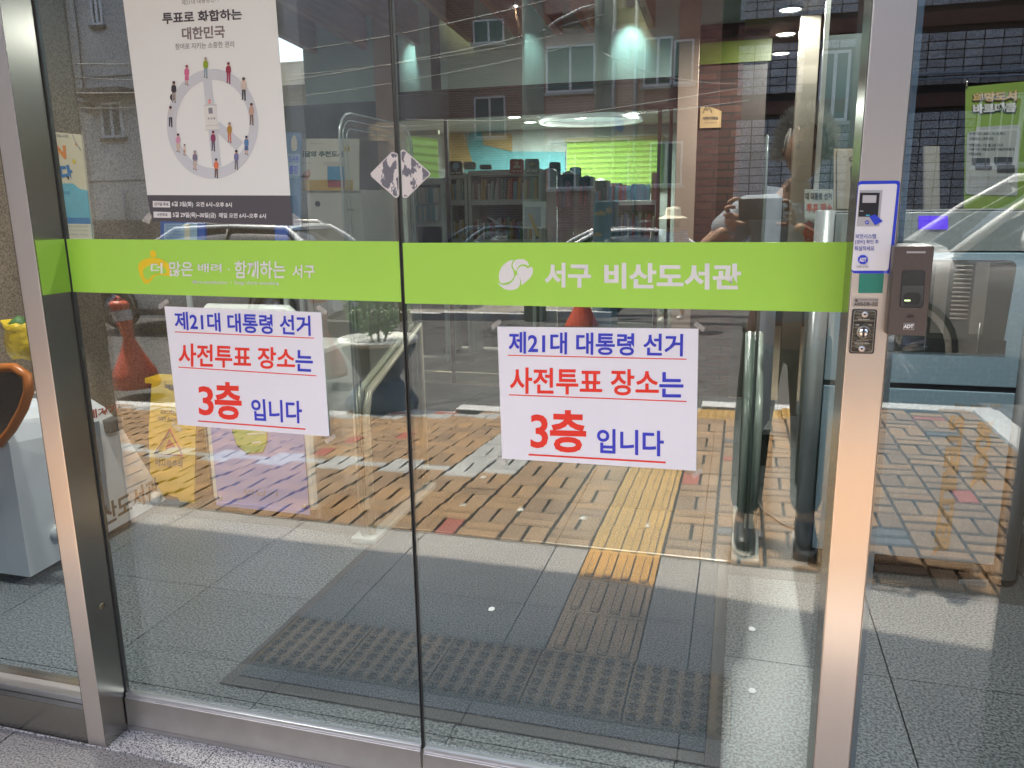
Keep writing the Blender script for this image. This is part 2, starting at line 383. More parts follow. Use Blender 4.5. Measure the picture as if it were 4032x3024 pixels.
for i, (cx, cyy, hz) in enumerate(pieces):
    m = pcol(cx, cyy, hz); z = drop(cx, cyy) + random.uniform(-.0015, .0015)
    if i < 290:
        if (m.name, hz) not in meshes:
            me = (bmesh_h if hz else bmesh_v).copy(); me.materials.clear(); me.materials.append(m); meshes[m.name, hz] = me
        o = bpy.data.objects.new('paver', meshes[m.name, hz]); C.objects.link(o); o.parent = sidewalk
        t = max(0, min(1, (-cyy - 1.5) / 3.1))
        o.location = (cx, cyy, z); o.rotation_euler = (0, -.07 * t + random.uniform(-.004, .004), random.uniform(-.012, .012))
    else:
        a, b = (.0945, .0375) if hz else (.0435, .0885)
        rest.setdefault(m.name, MB()).box(cx - a, cx + a, cyy - b, cyy + b, z - .03, z)
for k, mb in rest.items():
    mb.build('pavers', bpy.data.materials[k], sidewalk, kind='stuff')

# tactile blocks
yel = paver('yellow_tactile', (.38, .22, .050)); yel2 = paver('shaded_tactile', (.40, .27, .165)); dirt = paver('tactile_dirt', (.10, .065, .04))  # yel2: the yellow blocks with the overhang's shade put into their colour
yel3 = paver('orange_tactile', (.44, .23, .05))
dot_d = paver('stud_brown', (.13, .085, .055))
def tact(kind, x, y, w, d, m, parent, z=None):
    mb = MB().box(x - w / 2 + .003, x + w / 2 - .003, y - d / 2 + .003, y + d / 2 - .003, -.04, .002, .003); dm_ = MB(); dz_ = z if z is not None else drop(x, y)
    if kind == 'line':
        for i in range(4):
            cx = x + (i - 1.5) * w / 4.2
            pr = []
            L = d / 2 - .02; h = .0135
            for a in range(9): pr.append((cx + h * cos(pi * a / 8), y + L - h + h * sin(pi * a / 8)))
            for a in range(9): pr.append((cx + h * cos(pi + pi * a / 8), y - L + h + h * sin(pi + pi * a / 8)))
            mb.prism(pr, 0, .0085, 'z'); cy0 = y; dm_.prism([(cx + (a - cx) * 1.35, cy0 + (b - cy0) * 1.04) for a, b in pr], 0, .0032, 'z')
    else:
        for i in range(6):
            for j in range(6):
                dm_.lathe([(.0185, .0), (.0175, .004), (.012, .0065), (0, .007)], x + (i - 2.5) * w / 6, y + (j - 2.5) * d / 6, 0, 8)
    o = mb.build('tactile_block', m, parent); o.location.z = dz_; g = dm_.build('worn_studs' if kind == 'dot' else 'bar_grime', dirt if kind != 'dot' else (dot_d if m is yel2 else yel), o, local=True); g['kind'] = 'stuff'; return o
apron = bpy.data.objects.new('entrance_apron', None); C.objects.link(apron); apron['kind'] = 'structure'
X0 = -.408
for k in range(3): tact('line', X0, -.68 - .27 * k - .135, .30, .27, yel3 if k == 2 else yel2, apron)
yy = -1.49
for k in range(9): tact('line', X0, yy - .29 * k - .145, .30, .29, yel, sidewalk)
for i in range(4): tact('dot', X0 - .0 + i * .3 - .0, -4.28, .3, .3, yel, sidewalk)
for i in range(5): tact('dot', -1.315 + .0 + i * .3, -.53, .30, .30, yel2, apron)
# apron slabs, 0.6 m flamed granite with open joints
sheet('apron_bed', [-8, 9], [-.1, -1.49], -.028, joint)
xs = [-1.3 + .6 * k for k in range(-10, 8)]; ys = [-.1, -.37, -.97, -1.488]
for x in xs:
    for a, b in zip(ys, ys[1:]):
        def piece(x0, x1, y0, y1):
            if x1 - x0 > .02 and y0 - y1 > .02: MB().box(x0 + .002, x1 - .002, y1 + .002, y0 - .002, -.04, 0, .002).build('granite_slab', granite_out, apron)
        # cut out the tactile area
        dx0, dx1, dy0, dy1 = -1.465, .035, -.38, -.68; lx0, lx1 = -.558, -.258
        segs = []
        if a > dy0:
            piece(x, x + .6, a, min(a, max(b, dy0)) if b > dy0 else dy0)
            if b < dy0: a = dy0
            else: continue
        if a <= dy0 and a > dy1:
            e = max(b, dy1)
            if x + .6 <= dx0 or x >= dx1: piece(x, x + .6, a, e)
            else:
                if x < dx0: piece(x, dx0, a, e)
                if x + .6 > dx1: piece(dx1, x + .6, a, e)
            a = e
        if a <= dy1 and a > b:
            if x + .6 <= lx0 or x >= lx1: piece(x, x + .6, a, b)
            else:
                if x < lx0: piece(x, lx0, a, b)
                if x + .6 > lx1: piece(lx1, x + .6, a, b)
# light speckled doorstep between the door track and the apron
for k in range(-6, 6):
    MB().box(-1.30 + .6 * k + .0015, -.70 + .6 * k - .0015, -.098, -.012, -.04, .001, .001).build('doorstep_slab', granite_lt, apron)

# ================================================================== INTERIOR FLOOR
granite_deep = speckle('shaded_inner_granite', [(.02, .022, .024), (.055, .06, .063), (.11, .115, .115)], 120, .45, .08)  # darker copy of the tile, dimness of the inner lobby painted into its colour
floor = MB().box(-7, 6, .0, 14, -.08, -.018).build('interior_floor', joint); floor['kind'] = 'structure'
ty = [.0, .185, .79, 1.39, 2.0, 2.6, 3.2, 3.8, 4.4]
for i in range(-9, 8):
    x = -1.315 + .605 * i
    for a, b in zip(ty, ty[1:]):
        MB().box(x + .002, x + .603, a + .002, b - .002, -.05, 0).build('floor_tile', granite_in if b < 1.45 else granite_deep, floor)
MB().box(-7, 6, 4.405, 13, -.05, -.001).build('reading_room_floor', mat('vinyl_floor', (.25, .2, .15), .4), floor)

# mat
matm = speckle('carpet', [(.010, .017, .025), (.030, .046, .064), (.065, .090, .118)], 160, .95, .6)
root = thing('entrance_mat', 'large dark grey carpet mat lying on the tiles just inside the sliding doors', 'door mat', (-.735, .86, 0))
MB().box(-1.44, -.03, .285, 1.45, .001, .012, .003).build('carpet', matm, root)
b = MB()
for bx in ((-1.48, -1.44, .24, 1.49), (-.03, .01, .24, 1.49), (-1.44, -.03, .24, .285), (-1.44, -.03, 1.45, 1.48)): b.box(*bx, .001, .0075, .002)
b.build('rubber_border', mat('rubber_border', (.045, .05, .055), .55), root)
MB().box(-1.49, .03, 1.482, 1.494, .001, .010).build('metal_edge', alu, root)

# ================================================================== DOORS
# frame posts
def post(x0, x1, label, key):
    r = thing('door_post', label, 'door post', (x0, -.1, 0))
    MB().box(x0, x1, -.096, .008, 0, 3.0, .002).build('steel_cover', steel, r)
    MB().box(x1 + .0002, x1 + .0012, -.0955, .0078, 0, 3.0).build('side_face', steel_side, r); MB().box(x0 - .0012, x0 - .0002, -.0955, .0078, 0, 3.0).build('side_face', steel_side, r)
    return r
pl = post(-1.655, -1.597, 'brushed steel door post left of the sliding doors, no devices on it', 'l')
prr = post(.190, .257, 'brushed steel door post carrying the security card and the key switch', 'r')
# dimple screws
for x, u, v in ((-1.597, 391, 2385),):
    y_ = -.045; z = D(u, v, y_)[1]
    MB().lathe([(.009, 0), (.009, .002), (.005, .003), (0, .003)], x, y_, z, 14, 'x').build('screw', mat('brass_screw', (.3, .24, .15), .35, 1.), pl)
MB().lathe([(.008, 0), (.008, .002), (.004, .003), (0, .003)], .190, -.045, D(3212, 2826, -.045)[1], 14, 'x').build('screw', MATS['brass_screw'], prr)
# sliding leaves
def leaf(x0, x1, label, dz=0):
    r = thing('sliding_door', label, 'sliding door', (x0, 0, .03))
    MB().box(x0 + .001, x1 - .001, -.005, .005, .10 + dz, 2.9, .0008).build('glass_pane', door_glass, r)
    MB().box(x0, x1, -.016, .016, .018, .098 + dz).build('bottom_rail', alu, r)
    MB().box(x0, x1, -.011, .011, .098 + dz, .110 + dz, .002).build('glazing_bead', mat('pale_aluminium', (.72, .72, .74), .35, 1., .03), r)
    return r
dl = leaf(-1.592, -.7085, 'left sliding glass door with the election poster and the yellow logo slogan', .004)
dr = leaf(-.7015, .192, 'right sliding glass door with the white library name on its green band', -.001)
# edge seals of the two leaves at the meeting line
MB().box(-.7085, -.7070, -.006, .006, .1, 2.9).build('edge_seal', alu_dk, dl)
MB().box(-.7030, -.7015, -.006, .006, .1, 2.9).build('edge_seal', alu_dk, dr)
# dark recess trim by the left post
MB().box(-1.5965, -1.5925, -.007, .007, .0, 2.9).build('brush_seal', alu_dk, pl)
tr_ = MB().box(-1.597, .192, -.012, .03, -.02, .008); tr_.box(-1.597, .192, .022, .03, .008, .02); tr_.box(-1.597, .192, -.014, -.008, .004, .015)
t = tr_.build('door_track', alu); tag(t, 'grooved aluminium floor track under the two sliding doors', 'door track')
# fixed lights left and right
r = thing('side_window', 'fixed glass light left of the bare steel post', 'side window', (-3.2, -.05, 0))
MB().box(-3.6, -1.656, -.056, -.046, .16, 3.0).build('glass_pane', fix_glass, r)
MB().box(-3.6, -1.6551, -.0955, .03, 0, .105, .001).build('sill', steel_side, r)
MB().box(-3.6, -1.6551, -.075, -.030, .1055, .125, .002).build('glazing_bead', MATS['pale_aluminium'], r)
r = thing('side_window', 'fixed glass light right of the post with the devices', 'side window', (.9, -.05, 0))
MB().box(.263, 2.6, -.030, -.020, .04, 3.0).build('glass_pane', fix_glass, r)
MB().box(.2625, 2.6, -.06, .03, 0, .04).build('sill', steel_side, r)
MB().box(.2625, .29, .03, .05, .0, 3.0).build('stile', mat('blue_grey_stile', (.22, .30, .38), .35, .6), r)

# green bands
bz = lambda v, u=1500: D(u, v)[1]
BT, BB = 1.42 - .0700, 1.42 - .2035
L1 = slab([(-1.590, -.0062, BT + .008), (-.7095, -.0062, BT), (-.7095, -.0062, BB + .003), (-1.590, -.0062, BB + .012)], .001, 'green_band', lime, dl)
L2 = slab([(-.7005, -.0062, BT - .003), (.190, -.0062, BT - .003), (.190, -.0062, BB), (-.7005, -.0062, BB)], .001, 'green_band', lime, dr)
MB().box(-1.5955, -1.5945, -.093, -.008, BB + .013, BT + .008).build('green_band', mat('lime_reflection', (.30, .52, .07), .5, var=.02), pl)  # reflection of the door band in the steel, painted as a green strip
yb = -.0068
text('서구', dq(yb, (2144, 1034), (2327, 1036), (2327, 1134), (2144, 1131)), wtext, dr, .035)
text('비산도서관', dq(yb, (2379, 1035), (2918, 1038), (2918, 1142), (2379, 1136)), wtext, dr, .035)
# round leaf emblem of the library
def blob(pts, y, m, parent, name='emblem'):
    q = [(*D(u, v, y),) for u, v in pts]
    # smooth closed outline (Catmull-Rom)
    out = []; n = len(q)
    for i in range(n):
        p0, p1, p2, p3 = [Vector(q[(i + k - 1) % n]) for k in range(4)]
        for t in (0, .25, .5, .75):
            out.append(.5 * ((2 * p1) + (p2 - p0) * t + (2 * p0 - 5 * p1 + 4 * p2 - p3) * t * t + (3 * p1 - p0 - 3 * p2 + p3) * t ** 3))
    import mathutils
    vs = [(p.x, y, p.y) for p in out]
    tess = mathutils.geometry.tessellate_polygon([[Vector((p.x, p.y, 0)) for p in out]])
    return MB().add(vs, [list(t) for t in tess]).build(name, m, parent)
E2 = lambda pts: [(1700 + a / 1.4747, 900 + b / 1.4747) for a, b in pts]
blob(E2([(472, 182), (440, 192), (405, 225), (390, 265), (392, 300), (402, 316), (425, 316), (458, 304), (478, 276), (474, 245), (462, 222), (466, 198)]), yb, wtext, dr)
blob(E2([(485, 184), (515, 177), (545, 184), (562, 203), (562, 217), (540, 208), (515, 210), (500, 225), (488, 246), (475, 232), (469, 208)]), yb, wtext, dr)
blob(E2([(520, 218), (545, 222), (558, 230), (575, 222), (587, 234), (583, 268), (562, 295), (523, 326), (518, 300), (500, 272), (497, 240)]), yb, wtext, dr)
blob(E2([(385, 314), (410, 326), (440, 325), (470, 305), (492, 268), (510, 290), (512, 325), (495, 348), (460, 358), (425, 352), (400, 335)]), yb, wtext, dr)
# slogan, left band
yel_p = mat('yellow_print', (.85, .62, .02), .5, var=.02)
E3 = lambda pts: [(400 + a / 2.212, 600 + b / 2.212) for a, b in pts]
blob(E3([(448, 852), (470, 865), (476, 895), (462, 915), (435, 912), (421, 885), (428, 860)]), yb, yel_p, dl)
ring_o = E3([(340, 950), (390, 925), (450, 918), (520, 930), (575, 965), (605, 1010), (610, 1050), (595, 1075), (560, 1075), (500, 1066), (462, 1080), (430, 1120), (400, 1145), (370, 1135), (340, 1085), (322, 1030), (320, 990)])
ring_i = E3([(385, 1000), (420, 982), (470, 980), (520, 990), (550, 1010), (563, 1040), (553, 1056), (510, 1055), (465, 1062), (430, 1085), (405, 1108), (380, 1100), (365, 1065), (362, 1030)])
blob(ring_o, yb, yel_p, dl); blob(ring_i, yb - .0004, lime, dl)
yc = yb - .0009
def xt(s, a0, b0, a1, b1, sk=0, m=wtext, bold=.018):
    p = E3([(a0, b0), (a1, b0 + sk), (a1, b1 + sk), (a0, b1)])
    text(s, dq(yc, *p), m, dl, bold)
xt('더', 428, 962, 530, 1056); xt('많은', 588, 950, 795, 1080); xt('배려', 838, 968, 1045, 1045); xt('·', 1100, 1012, 1116, 1026)
xt('함께하는', 1158, 945, 1600, 1098); xt('서구', 1662, 978, 1858, 1095)
xt('More consideration  •  Seogu shares everything', 795, 1112, 1542, 1152, 12, bold=.01)

# ------------------------------------------------------------------ notices on the doors
def notice(door, corners, L, label):
    y = -.0085
    r = thing('paper_notice', label, 'notice', (D(*corners[3], y)[0], y, D(*corners[3], y)[1]))
    slab(dq(y, *corners), .0006, 'sheet', white, r)
    # clear film border and tape tabs
    film = mat('clear_tape', (.75, .72, .66), .15, alpha=.22)
    tl, tr, br, bl = corners
    for p, s in ((tl, (-1, -1)), (tr, (1, -1)), (br, (1, 1)), (bl, (-1, 1))):
        a = 22; q = [(p[0] + s[0] * (-8), p[1] + s[1] * 30), (p[0] + s[0] * 26, p[1] + s[1] * 4), (p[0] + s[0] * 18, p[1] - s[1] * 12), (p[0] - s[0] * 20, p[1] + s[1] * 16)]
        MB().prism([D(*k, y - .0004) for k in q], y - .0004, y - .0002, 'y').build('tape', film, r)
    yt = y - .0008
    for it in L:
        if it[0] == 'T': text(it[1], dq(yt, *it[2]), it[3], r, it[4] if len(it) > 4 else .03)
        else: line(it[1], it[2], it[3], yt, redp, r)
    return r
notice(dr, ((1958, 1286), (2750, 1294.5), (2741, 1854), (1977, 1805)), [
    ('T', '제21대 대통령 선거', ((2002.5, 1305), (2690, 1315), (2688.5, 1404), (2002.5, 1392)), bluep, .022),
    ('L', (1999.6, 1398.6), (2703.6, 1414.5), 3.5),
    ('T', '사전투표 장소', ((2007, 1445.6), (2594, 1455.6), (2594, 1560), (2007, 1549.6)), redp, .022),
    ('T', '는', ((2596, 1465), (2691, 1466), (2691, 1565.5), (2596, 1564)), bluep, .022),
    ('L', (2004, 1554.5), (2703, 1581), 4),
    ('T', '3', ((2089, 1631), (2158, 1633), (2158, 1766), (2089, 1764)), redp, .02),
    ('T', '층', ((2165, 1613), (2308, 1617), (2308, 1784), (2165, 1780)), redp, .03),
    ('T', '입니다', ((2350, 1687), (2614, 1697), (2614, 1798), (2350, 1784)), bluep, .022),
    ('L', (2081, 1790), (2621, 1821), 7)], 'white voting-place notice taped to the right door below the library name')
notice(dl, ((647, 1206), (1264, 1230), (1297, 1719), (700, 1672)), [
    ('T', '제21대 대통령 선거', ((684.8, 1226), (1221, 1243), (1223.7, 1323), (689.3, 1298.5)), bluep, .022),
    ('L', (688.4, 1306.6), (1236.3, 1331.5), 3.5),
    ('T', '사전투표 장소', ((702.5, 1350), (1161.4, 1371), (1161.4, 1456), (703.5, 1442)), redp, .022),
    ('T', '는', ((1163, 1378), (1232, 1380), (1232, 1465), (1163, 1461)), bluep, .022),
    ('L', (702.5, 1445.6), (1245.6, 1479.7), 4),
    ('T', '3', ((779, 1520), (839, 1522), (843, 1638), (784, 1634)), redp, .02),
    ('T', '층', ((842, 1503), (949, 1506), (953, 1656), (848, 1650)), redp, .03),
    ('T', '입니다', ((987, 1569), (1188, 1579), (1190, 1668), (993, 1656)), bluep, .022),
    ('L', (779.7, 1657.6), (1202.5, 1690), 6)], 'white voting-place notice taped to the left door below the yellow logo slogan')

# ------------------------------------------------------------------ election poster
PY = -.0085
poster_m = mat('poster_ground', (.80, .83, .79), .45, var=.015, vs=2)
r = thing('election_poster', 'large pale election poster with a clock ring of little people and a dark footer', 'poster', (D(580, 768, PY)[0], PY, D(580, 768, PY)[1]))
kx = 1.0
slab(dq(PY, (437, -380), (1056, -380), (1143, 770), (580, 768)), .0006, 'sheet', poster_m, r)
foot_m = mat('poster_footer', (.085, .08, .09), .5, var=.02)
slab(dq(PY, (580, 768.5), (1143, 770.5), (1154, 889), (597, 870)), .0006, 'footer', foot_m, r)
p1 = PY - .0007
tm1 = mat('charcoal_print', (.07, .06, .065), .5, var=.02); tm2 = mat('taupe_print', (.23, .19, .18), .5, var=.02); tm3 = mat('grey_text', (.36, .36, .35), .5, var=.02)
text('제21대 대통령선거', dq(p1, (714, 0), (860, -16), (862, 6), (716, 21)), tm3, r, .01)
text('투표로 화합하는', dq(p1, (637.7, 49), (951, 33), (953.5, 77), (640, 96)), tm1, r, .03)
text('대한민국', dq(p1, (715, 108), (884.8, 99), (886, 149), (717, 158)), tm2, r, .03)
text('참여로 지키는 소중한 권리', dq(p1, (689, 172), (921, 161), (922, 186), (690, 196)), tm3, r, .02)
ringm = mat('poster_ring', (.60, .63, .65), .5, var=.02)
def ell(cx, cy_, rx, ry, a0=0, a1=2 * pi, n=64): return [(cx + rx * cos(a0 + (a1 - a0) * i / n), cy_ + ry * sin(a0 + (a1 - a0) * i / n)) for i in range(n + 1)]
o_ = ell(837, 488, 180, 216); i_ = ell(838, 488, 144, 174)
vs = [(*D(u, v, p1),) for u, v in o_ + i_]; n = len(o_)
MB().add([(x, p1, z) for x, z in vs], [(k, k + 1, n + k + 1, n + k) for k in range(n - 1)]).build('clock_ring', ringm, r)
def pp(pts, m, y=None, name='print'):
    y = y if y else p1 - .0003
    return MB().add([(D(u, v, y)[0], y, D(u, v, y)[1]) for u, v in pts], [list(range(len(pts)))]).build(name, m, r)
pp([(799, 314), (832, 314), (871, 655), (836, 655)], ringm, name='clock_hand')
pp([(862, 478), (958, 560), (930, 592), (852, 520)], ringm, p1 - .00025, name='clock_hand')
# ballot box
bx = mat('ballot_box_print', (.74, .74, .69), .5, var=.01); bl_ = mat('print_shadow', (.48, .49, .47), .5, var=.02)
pp([(803, 414), (852, 414), (854, 492), (810, 492)], bx, p1 - .0005); pp([(808, 492.5), (862, 491), (864, 511), (809, 511)], bx, p1 - .0005)
pp([(802, 413), (853, 412), (853, 414.5), (802, 415.5)], bl_, p1 - .0006); pp([(809, 511), (864, 510), (864, 512.5), (809, 513)], bl_, p1 - .0006); pp([(810, 493), (862, 492.3), (862, 494), (810, 494.5)], bl_, p1 - .0006)
pp([(820, 425), (836, 424), (838, 447), (822, 448)], mat('print_slot', (.27, .27, .29), .5), p1 - .0007)
pp(ell(825, 400, 6.5, 8, n=16)[:-1], redp, p1 - .0004); pp(ell(825, 400, 4.8, 6.2, n=16)[:-1], poster_m, p1 - .0006); pp([(824, 393), (826.4, 393), (826.6, 407), (824.2, 407)], redp, p1 - .0008)
text('투 표 함', dq(p1 - .0006, (817, 463), (847, 462), (848, 470), (818, 471)), tm1, r, .02)
skin_p = mat('skin_print', (.60, .33, .20), .5)
people = [  # head x, head top y, foot y, top colour, leg colour, hair colour, skirt?, scale
    (809, 225, 305, (.28, .40, .02), (.28, .38, .42), (.45, .42, .38), 0), (735, 256, 333, (.62, .14, .28), (.62, .14, .28), (.28, .05, .05), 1),
    (899, 245, 327, (.32, .03, .06), (.34, .05, .10), (.16, .03, .04), 0), (959, 305, 393, (.60, .50, .40), (.08, .08, .08), (.08, .07, .06), 0),
    (990, 406, 490, (.55, .36, .27), (.22, .16, .12), (.09, .05, .04), 0), (970, 535, 608, (.10, .22, .42), (.08, .14, .26), (.02, .03, .07), 1),
    (930, 591, 666, (.17, .18, .34), (.16, .16, .17), (.04, .03, .05), 0), (851, 624, 699, (.70, .19, .08), (.15, .10, .08), (.08, .05, .04), 0),
    (767, 593, 667, (.20, .18, .26), (.55, .48, .42), (.28, .28, .30), 1), (701, 526, 597, (.62, .28, .42), (.62, .50, .36), (.04, .02, .03), 1),
    (726, 568, 610, (.70, .64, .52), (.55, .35, .25), (.05, .03, .03), 1), (671, 418, 498, (.58, .58, .58), (.04, .04, .045), (.03, .02, .02), 0),
    (903, 482, 560, (.46, .27, .04), (.58, .20, .09), (.30, .24, .20), 0), (839, 515, 593, (.24, .04, .10), (.10, .07, .11), (.16, .02, .05), 0),
    (684, 320, 402, (.045, .04, .045), (.38, .34, .29), (.04, .03, .03), 0)]
for k, (hx, y0, y1, c1, c2, c3, skirt) in enumerate(people):
    H = y1 - y0; s = H / 80.
    a, b_, c_ = [mat('%s_print_%d' % (q, k), col, .5) for q, col in (('top', c1), ('leg', c2), ('hair', c3))]
    q = p1 - .0006; mid = y0 + .50 * H
    if skirt: pp([(hx - 7 * s, mid), (hx + 7 * s, mid), (hx + 9 * s, y0 + .78 * H), (hx - 8 * s, y0 + .78 * H)], b_, q); pp([(hx - 4 * s, y0 + .76 * H), (hx - 1 * s, y0 + .76 * H), (hx - 2 * s, y1), (hx - 5 * s, y1)], skin_p, q + .0001); pp([(hx + 1 * s, y0 + .76 * H), (hx + 4 * s, y0 + .76 * H), (hx + 6 * s, y1 + 2), (hx + 3 * s, y1 + 2)], skin_p, q + .0001)
    else: pp([(hx - 6 * s, mid - 2), (hx + .5, mid - 2), (hx - 1 * s, y1 - 3), (hx - 6 * s, y1 - 3)], b_, q); pp([(hx, mid - 2), (hx + 7 * s, mid - 2), (hx + 8 * s, y1), (hx + 3 * s, y1)], b_, q - .0001)
    pp([(hx - 6 * s, y1 - 3), (hx - 1 * s, y1 - 3), (hx - 1 * s, y1), (hx - 8 * s, y1)], blackp, q - .0002); pp([(hx + 3 * s, y1), (hx + 8 * s, y1), (hx + 9 * s, y1 + 3), (hx + 2 * s, y1 + 3)], blackp, q - .0002)
    pp([(hx - 5 * s, y0 + .17 * H), (hx + 5 * s, y0 + .17 * H), (hx + 9.5 * s, y0 + .27 * H), (hx + 10 * s, y0 + .50 * H), (hx + 7 * s, y0 + .50 * H), (hx + 7 * s, y0 + .54 * H), (hx - 7 * s, y0 + .54 * H), (hx - 7.5 * s, y0 + .46 * H), (hx - 10 * s, y0 + .48 * H), (hx - 9 * s, y0 + .25 * H)], a, q - .0003)
    pp(ell(hx, y0 + .10 * H, 4.8 * s, 7 * s, n=14)[:-1], skin_p, q - .0004); pp(ell(hx, y0 + .055 * H, 5.6 * s, 5.4 * s, n=14)[:-1], c_, q - .0005)
    if k == 14:
        for rr, mm in ((14, blackp), (11.5, bl_)): pp(ell(hx - 4, y1 - 19, rr * .8, rr, n=20)[:-1], mm, q + .0002 - rr * .00001)
wl = mat('white_label_print', (.78, .78, .77), .5, var=.01)
pp([(601, 791), (669, 793), (670, 817), (602, 816)], wl); pp([(604, 833), (673, 835), (674, 858), (605, 857)], wl)
p2 = p1 - .0006
text('선거일 투표', dq(p2, (607, 797), (664, 798), (664, 811), (607, 810)), tm1, r, .02)
text('사전투표', dq(p2, (618, 839), (660, 840), (660, 852), (618, 851)), tm1, r, .02)
text('6월 3일(화)  오전 6시~오후 8시', dq(p2, (676, 792), (913, 797), (913, 819), (676, 816)), wl, r, .03)
text('5월 29일(목)~30일(금)  매일 오전 6시~오후 6시', dq(p2, (680, 834), (1047, 841), (1047, 863), (680, 859)), wl, r, .03)
# curled clear tape at the lower corners
film = mat('clear_tape', (.75, .72, .66), .15, alpha=.22)
MB().prism([D(*k, PY - .001) for k in ((585, 832), (600, 850), (588, 882), (558, 870))], PY - .001, PY - .0008, 'y').build('tape', film, r)
MB().prism([D(*k, PY - .001) for k in ((1152, 838), (1192, 866), (1184, 884), (1153, 885))], PY - .001, PY - .0008, 'y').build('tape', film, r)

# ------------------------------------------------------------------ worn diamond stickers at the meeting line
dm = bpy.data.materials.new('worn_sticker'); dm.use_nodes = True
n = dm.node_tree.nodes; l = dm.node_tree.links; p = n['Principled BSDF']; ge = n.new('ShaderNodeNewGeometry'); mp = n.new('ShaderNodeMapping'); mp.inputs['Scale'].default_value = (75, 75, 38)
nz = n.new('ShaderNodeTexNoise'); nz.inputs['Scale'].default_value = 1; nz.inputs['Detail'].default_value = 3; rp = n.new('ShaderNodeValToRGB'); rp.color_ramp.interpolation = 'CONSTANT'
rp.color_ramp.elements[0].color = (.17, .17, .20, 1); rp.color_ramp.elements[1].position = .48; rp.color_ramp.elements[1].color = (.72, .69, .66, 1); q = rp.color_ramp.elements.new(.45); q.color = (.30, .30, .33, 1)
l.new(ge.outputs[0], mp.inputs[0]); l.new(mp.outputs[0], nz.inputs[0]); l.new(nz.outputs[0], rp.inputs[0]); l.new(rp.outputs[0], p.inputs['Base Color']); p.inputs['Roughness'].default_value = .5
wh = mat('sticker_rim', (.66, .64, .62), .5)
G = lambda pts: [(1100 + a / 1.8433, 100 + b / 1.8433) for a, b in pts]
Lp = G([(662, 1080), (664, 1070), (812, 922), (824, 918), (852, 928), (860, 940), (866, 1080), (870, 1225), (862, 1245), (848, 1252), (836, 1247), (668, 1098)])
Rp = G([(880, 912), (890, 902), (905, 902), (1088, 1062), (1095, 1076), (1090, 1090), (930, 1248), (908, 1254), (894, 1248), (891, 1225), (886, 1070)])
def shrink(P, k):
    cx = sum(p[0] for p in P) / len(P); cy_ = sum(p[1] for p in P) / len(P); return [(cx + (a - cx) * k, cy_ + (b - cy_) * k) for a, b in P]
for P, nm, ex in ((Lp, 'worn white diamond-half sticker on the left door at the meeting edge', 0), (Rp, 'worn white diamond-half sticker on the right door at the meeting edge', 0)):
    r = thing('warning_sticker', nm, 'sticker', (D(*P[0])[0], -.006, D(*P[0])[1]))
    MB().prism([D(u, v, -.0066) for u, v in P], -.0066, -.0056, 'y').build('backing', wh, r)
    MB().prism([D(u, v, -.0072) for u, v in shrink(P, .93)], -.0072, -.0067, 'y').build('worn_face', dm, r)

# ------------------------------------------------------------------ things on the right post
B4 = lambda a, b: (3250 + a / 2.074, 650 + b / 2.074)
yp = -.0985
cardw = mat('card_white', (.78, .78, .80), .35, var=.01, coat=.5); cblue = mat('card_blue', (.02, .05, .62), .35, var=.02, coat=.5)
r = thing('security_card', 'white card with a blue rim about the security system on the steel post', 'sign card', (.2, yp, 1.4))
def rnd(q, rad=.12):
    tl, tr, br, bl = [Vector(p) for p in q]; out = []
    P = [tl, tr, br, bl]
    for i in range(4):
        p = P[i]; a = P[i - 1]; b = P[(i + 1) % 4]; ra = p + (a - p).normalized() * rad; rb = p + (b - p).normalized() * rad
        for t in (0, .33, .67, 1): out.append(ra * (1 - t) ** 2 + p * 2 * t * (1 - t) + rb * t * t)
    return out
def plate(q, rad, y, t, m, parent, name):
    return MB().prism([D(p.x, p.y, y) for p in rnd(q, rad)], y, y + t, 'y').build(name, m, parent)
plate([B4(268, 130), B4(612, 126), B4(540, 886), B4(214, 884)], 14, yp, .0015, cblue, r, 'rim')
plate([B4(272, 158), B4(588, 152), B4(514, 862), B4(212, 862)], 10, yp - .0012, .001, cardw, r, 'face')
y3 = yp - .0020
def bq(a0, b0, a1, b1, sh=0): return dq(y3, B4(a0, b0), B4(a1, b0), B4(a1 - sh, b1), B4(a0 - sh, b1))
grey2 = mat('device_grey', (.45, .45, .46), .4); 
slab(bq(282, 205, 466, 500, 26), .0004, 'device_print', grey2, r)
y3 -= .0006; slab(bq(284, 226, 444, 422, 16), .0004, 'device_print', mat('device_black', (.02, .02, .025), .3), r)
y3 -= .0006; slab(bq(306, 246, 418, 308, 4), .0004, 'screen_print', mat('screen_grey', (.5, .5, .52), .4), r)
slab(dq(y3, B4(358, 420), B4(405, 402), B4(468, 458), B4(405, 492)), .0004, 'key_card_print', cblue, r)
slab(bq(282, 372, 310, 380), .0004, 'device_print', grey2, r); slab(bq(330, 405, 362, 415), .0004, 'device_print', mat('cyan_print', (.05, .45, .6), .4), r)
tb = mat('navy_print', (.05, .07, .33), .5)
text('보안시스템', bq(245, 562, 412, 600), tb, r, .01); text('[경비] 확인 후', bq(243, 610, 434, 648), tb, r, .01); text('퇴실하세요', bq(238, 660, 400, 700), tb, r, .01)
text('1588-6400', bq(250, 820, 352, 838), greyp, r, .0)
octp = [B4(306 + 43 * cos(pi / 8 + k * pi / 4), 772 + 40 * sin(pi / 8 + k * pi / 4)) for k in range(8)]
MB().prism([D(u, v, y3) for u, v in octp], y3, y3 + .0004, 'y').build('octagon_logo', cblue, r)
oct2 = [B4(340 + 18 * cos(pi / 8 + k * pi / 4), 468 + 17 * sin(pi / 8 + k * pi / 4)) for k in range(8)]
MB().prism([D(u, v, y3) for u, v in oct2], y3, y3 + .0004, 'y').build('octagon_logo', cblue, r)
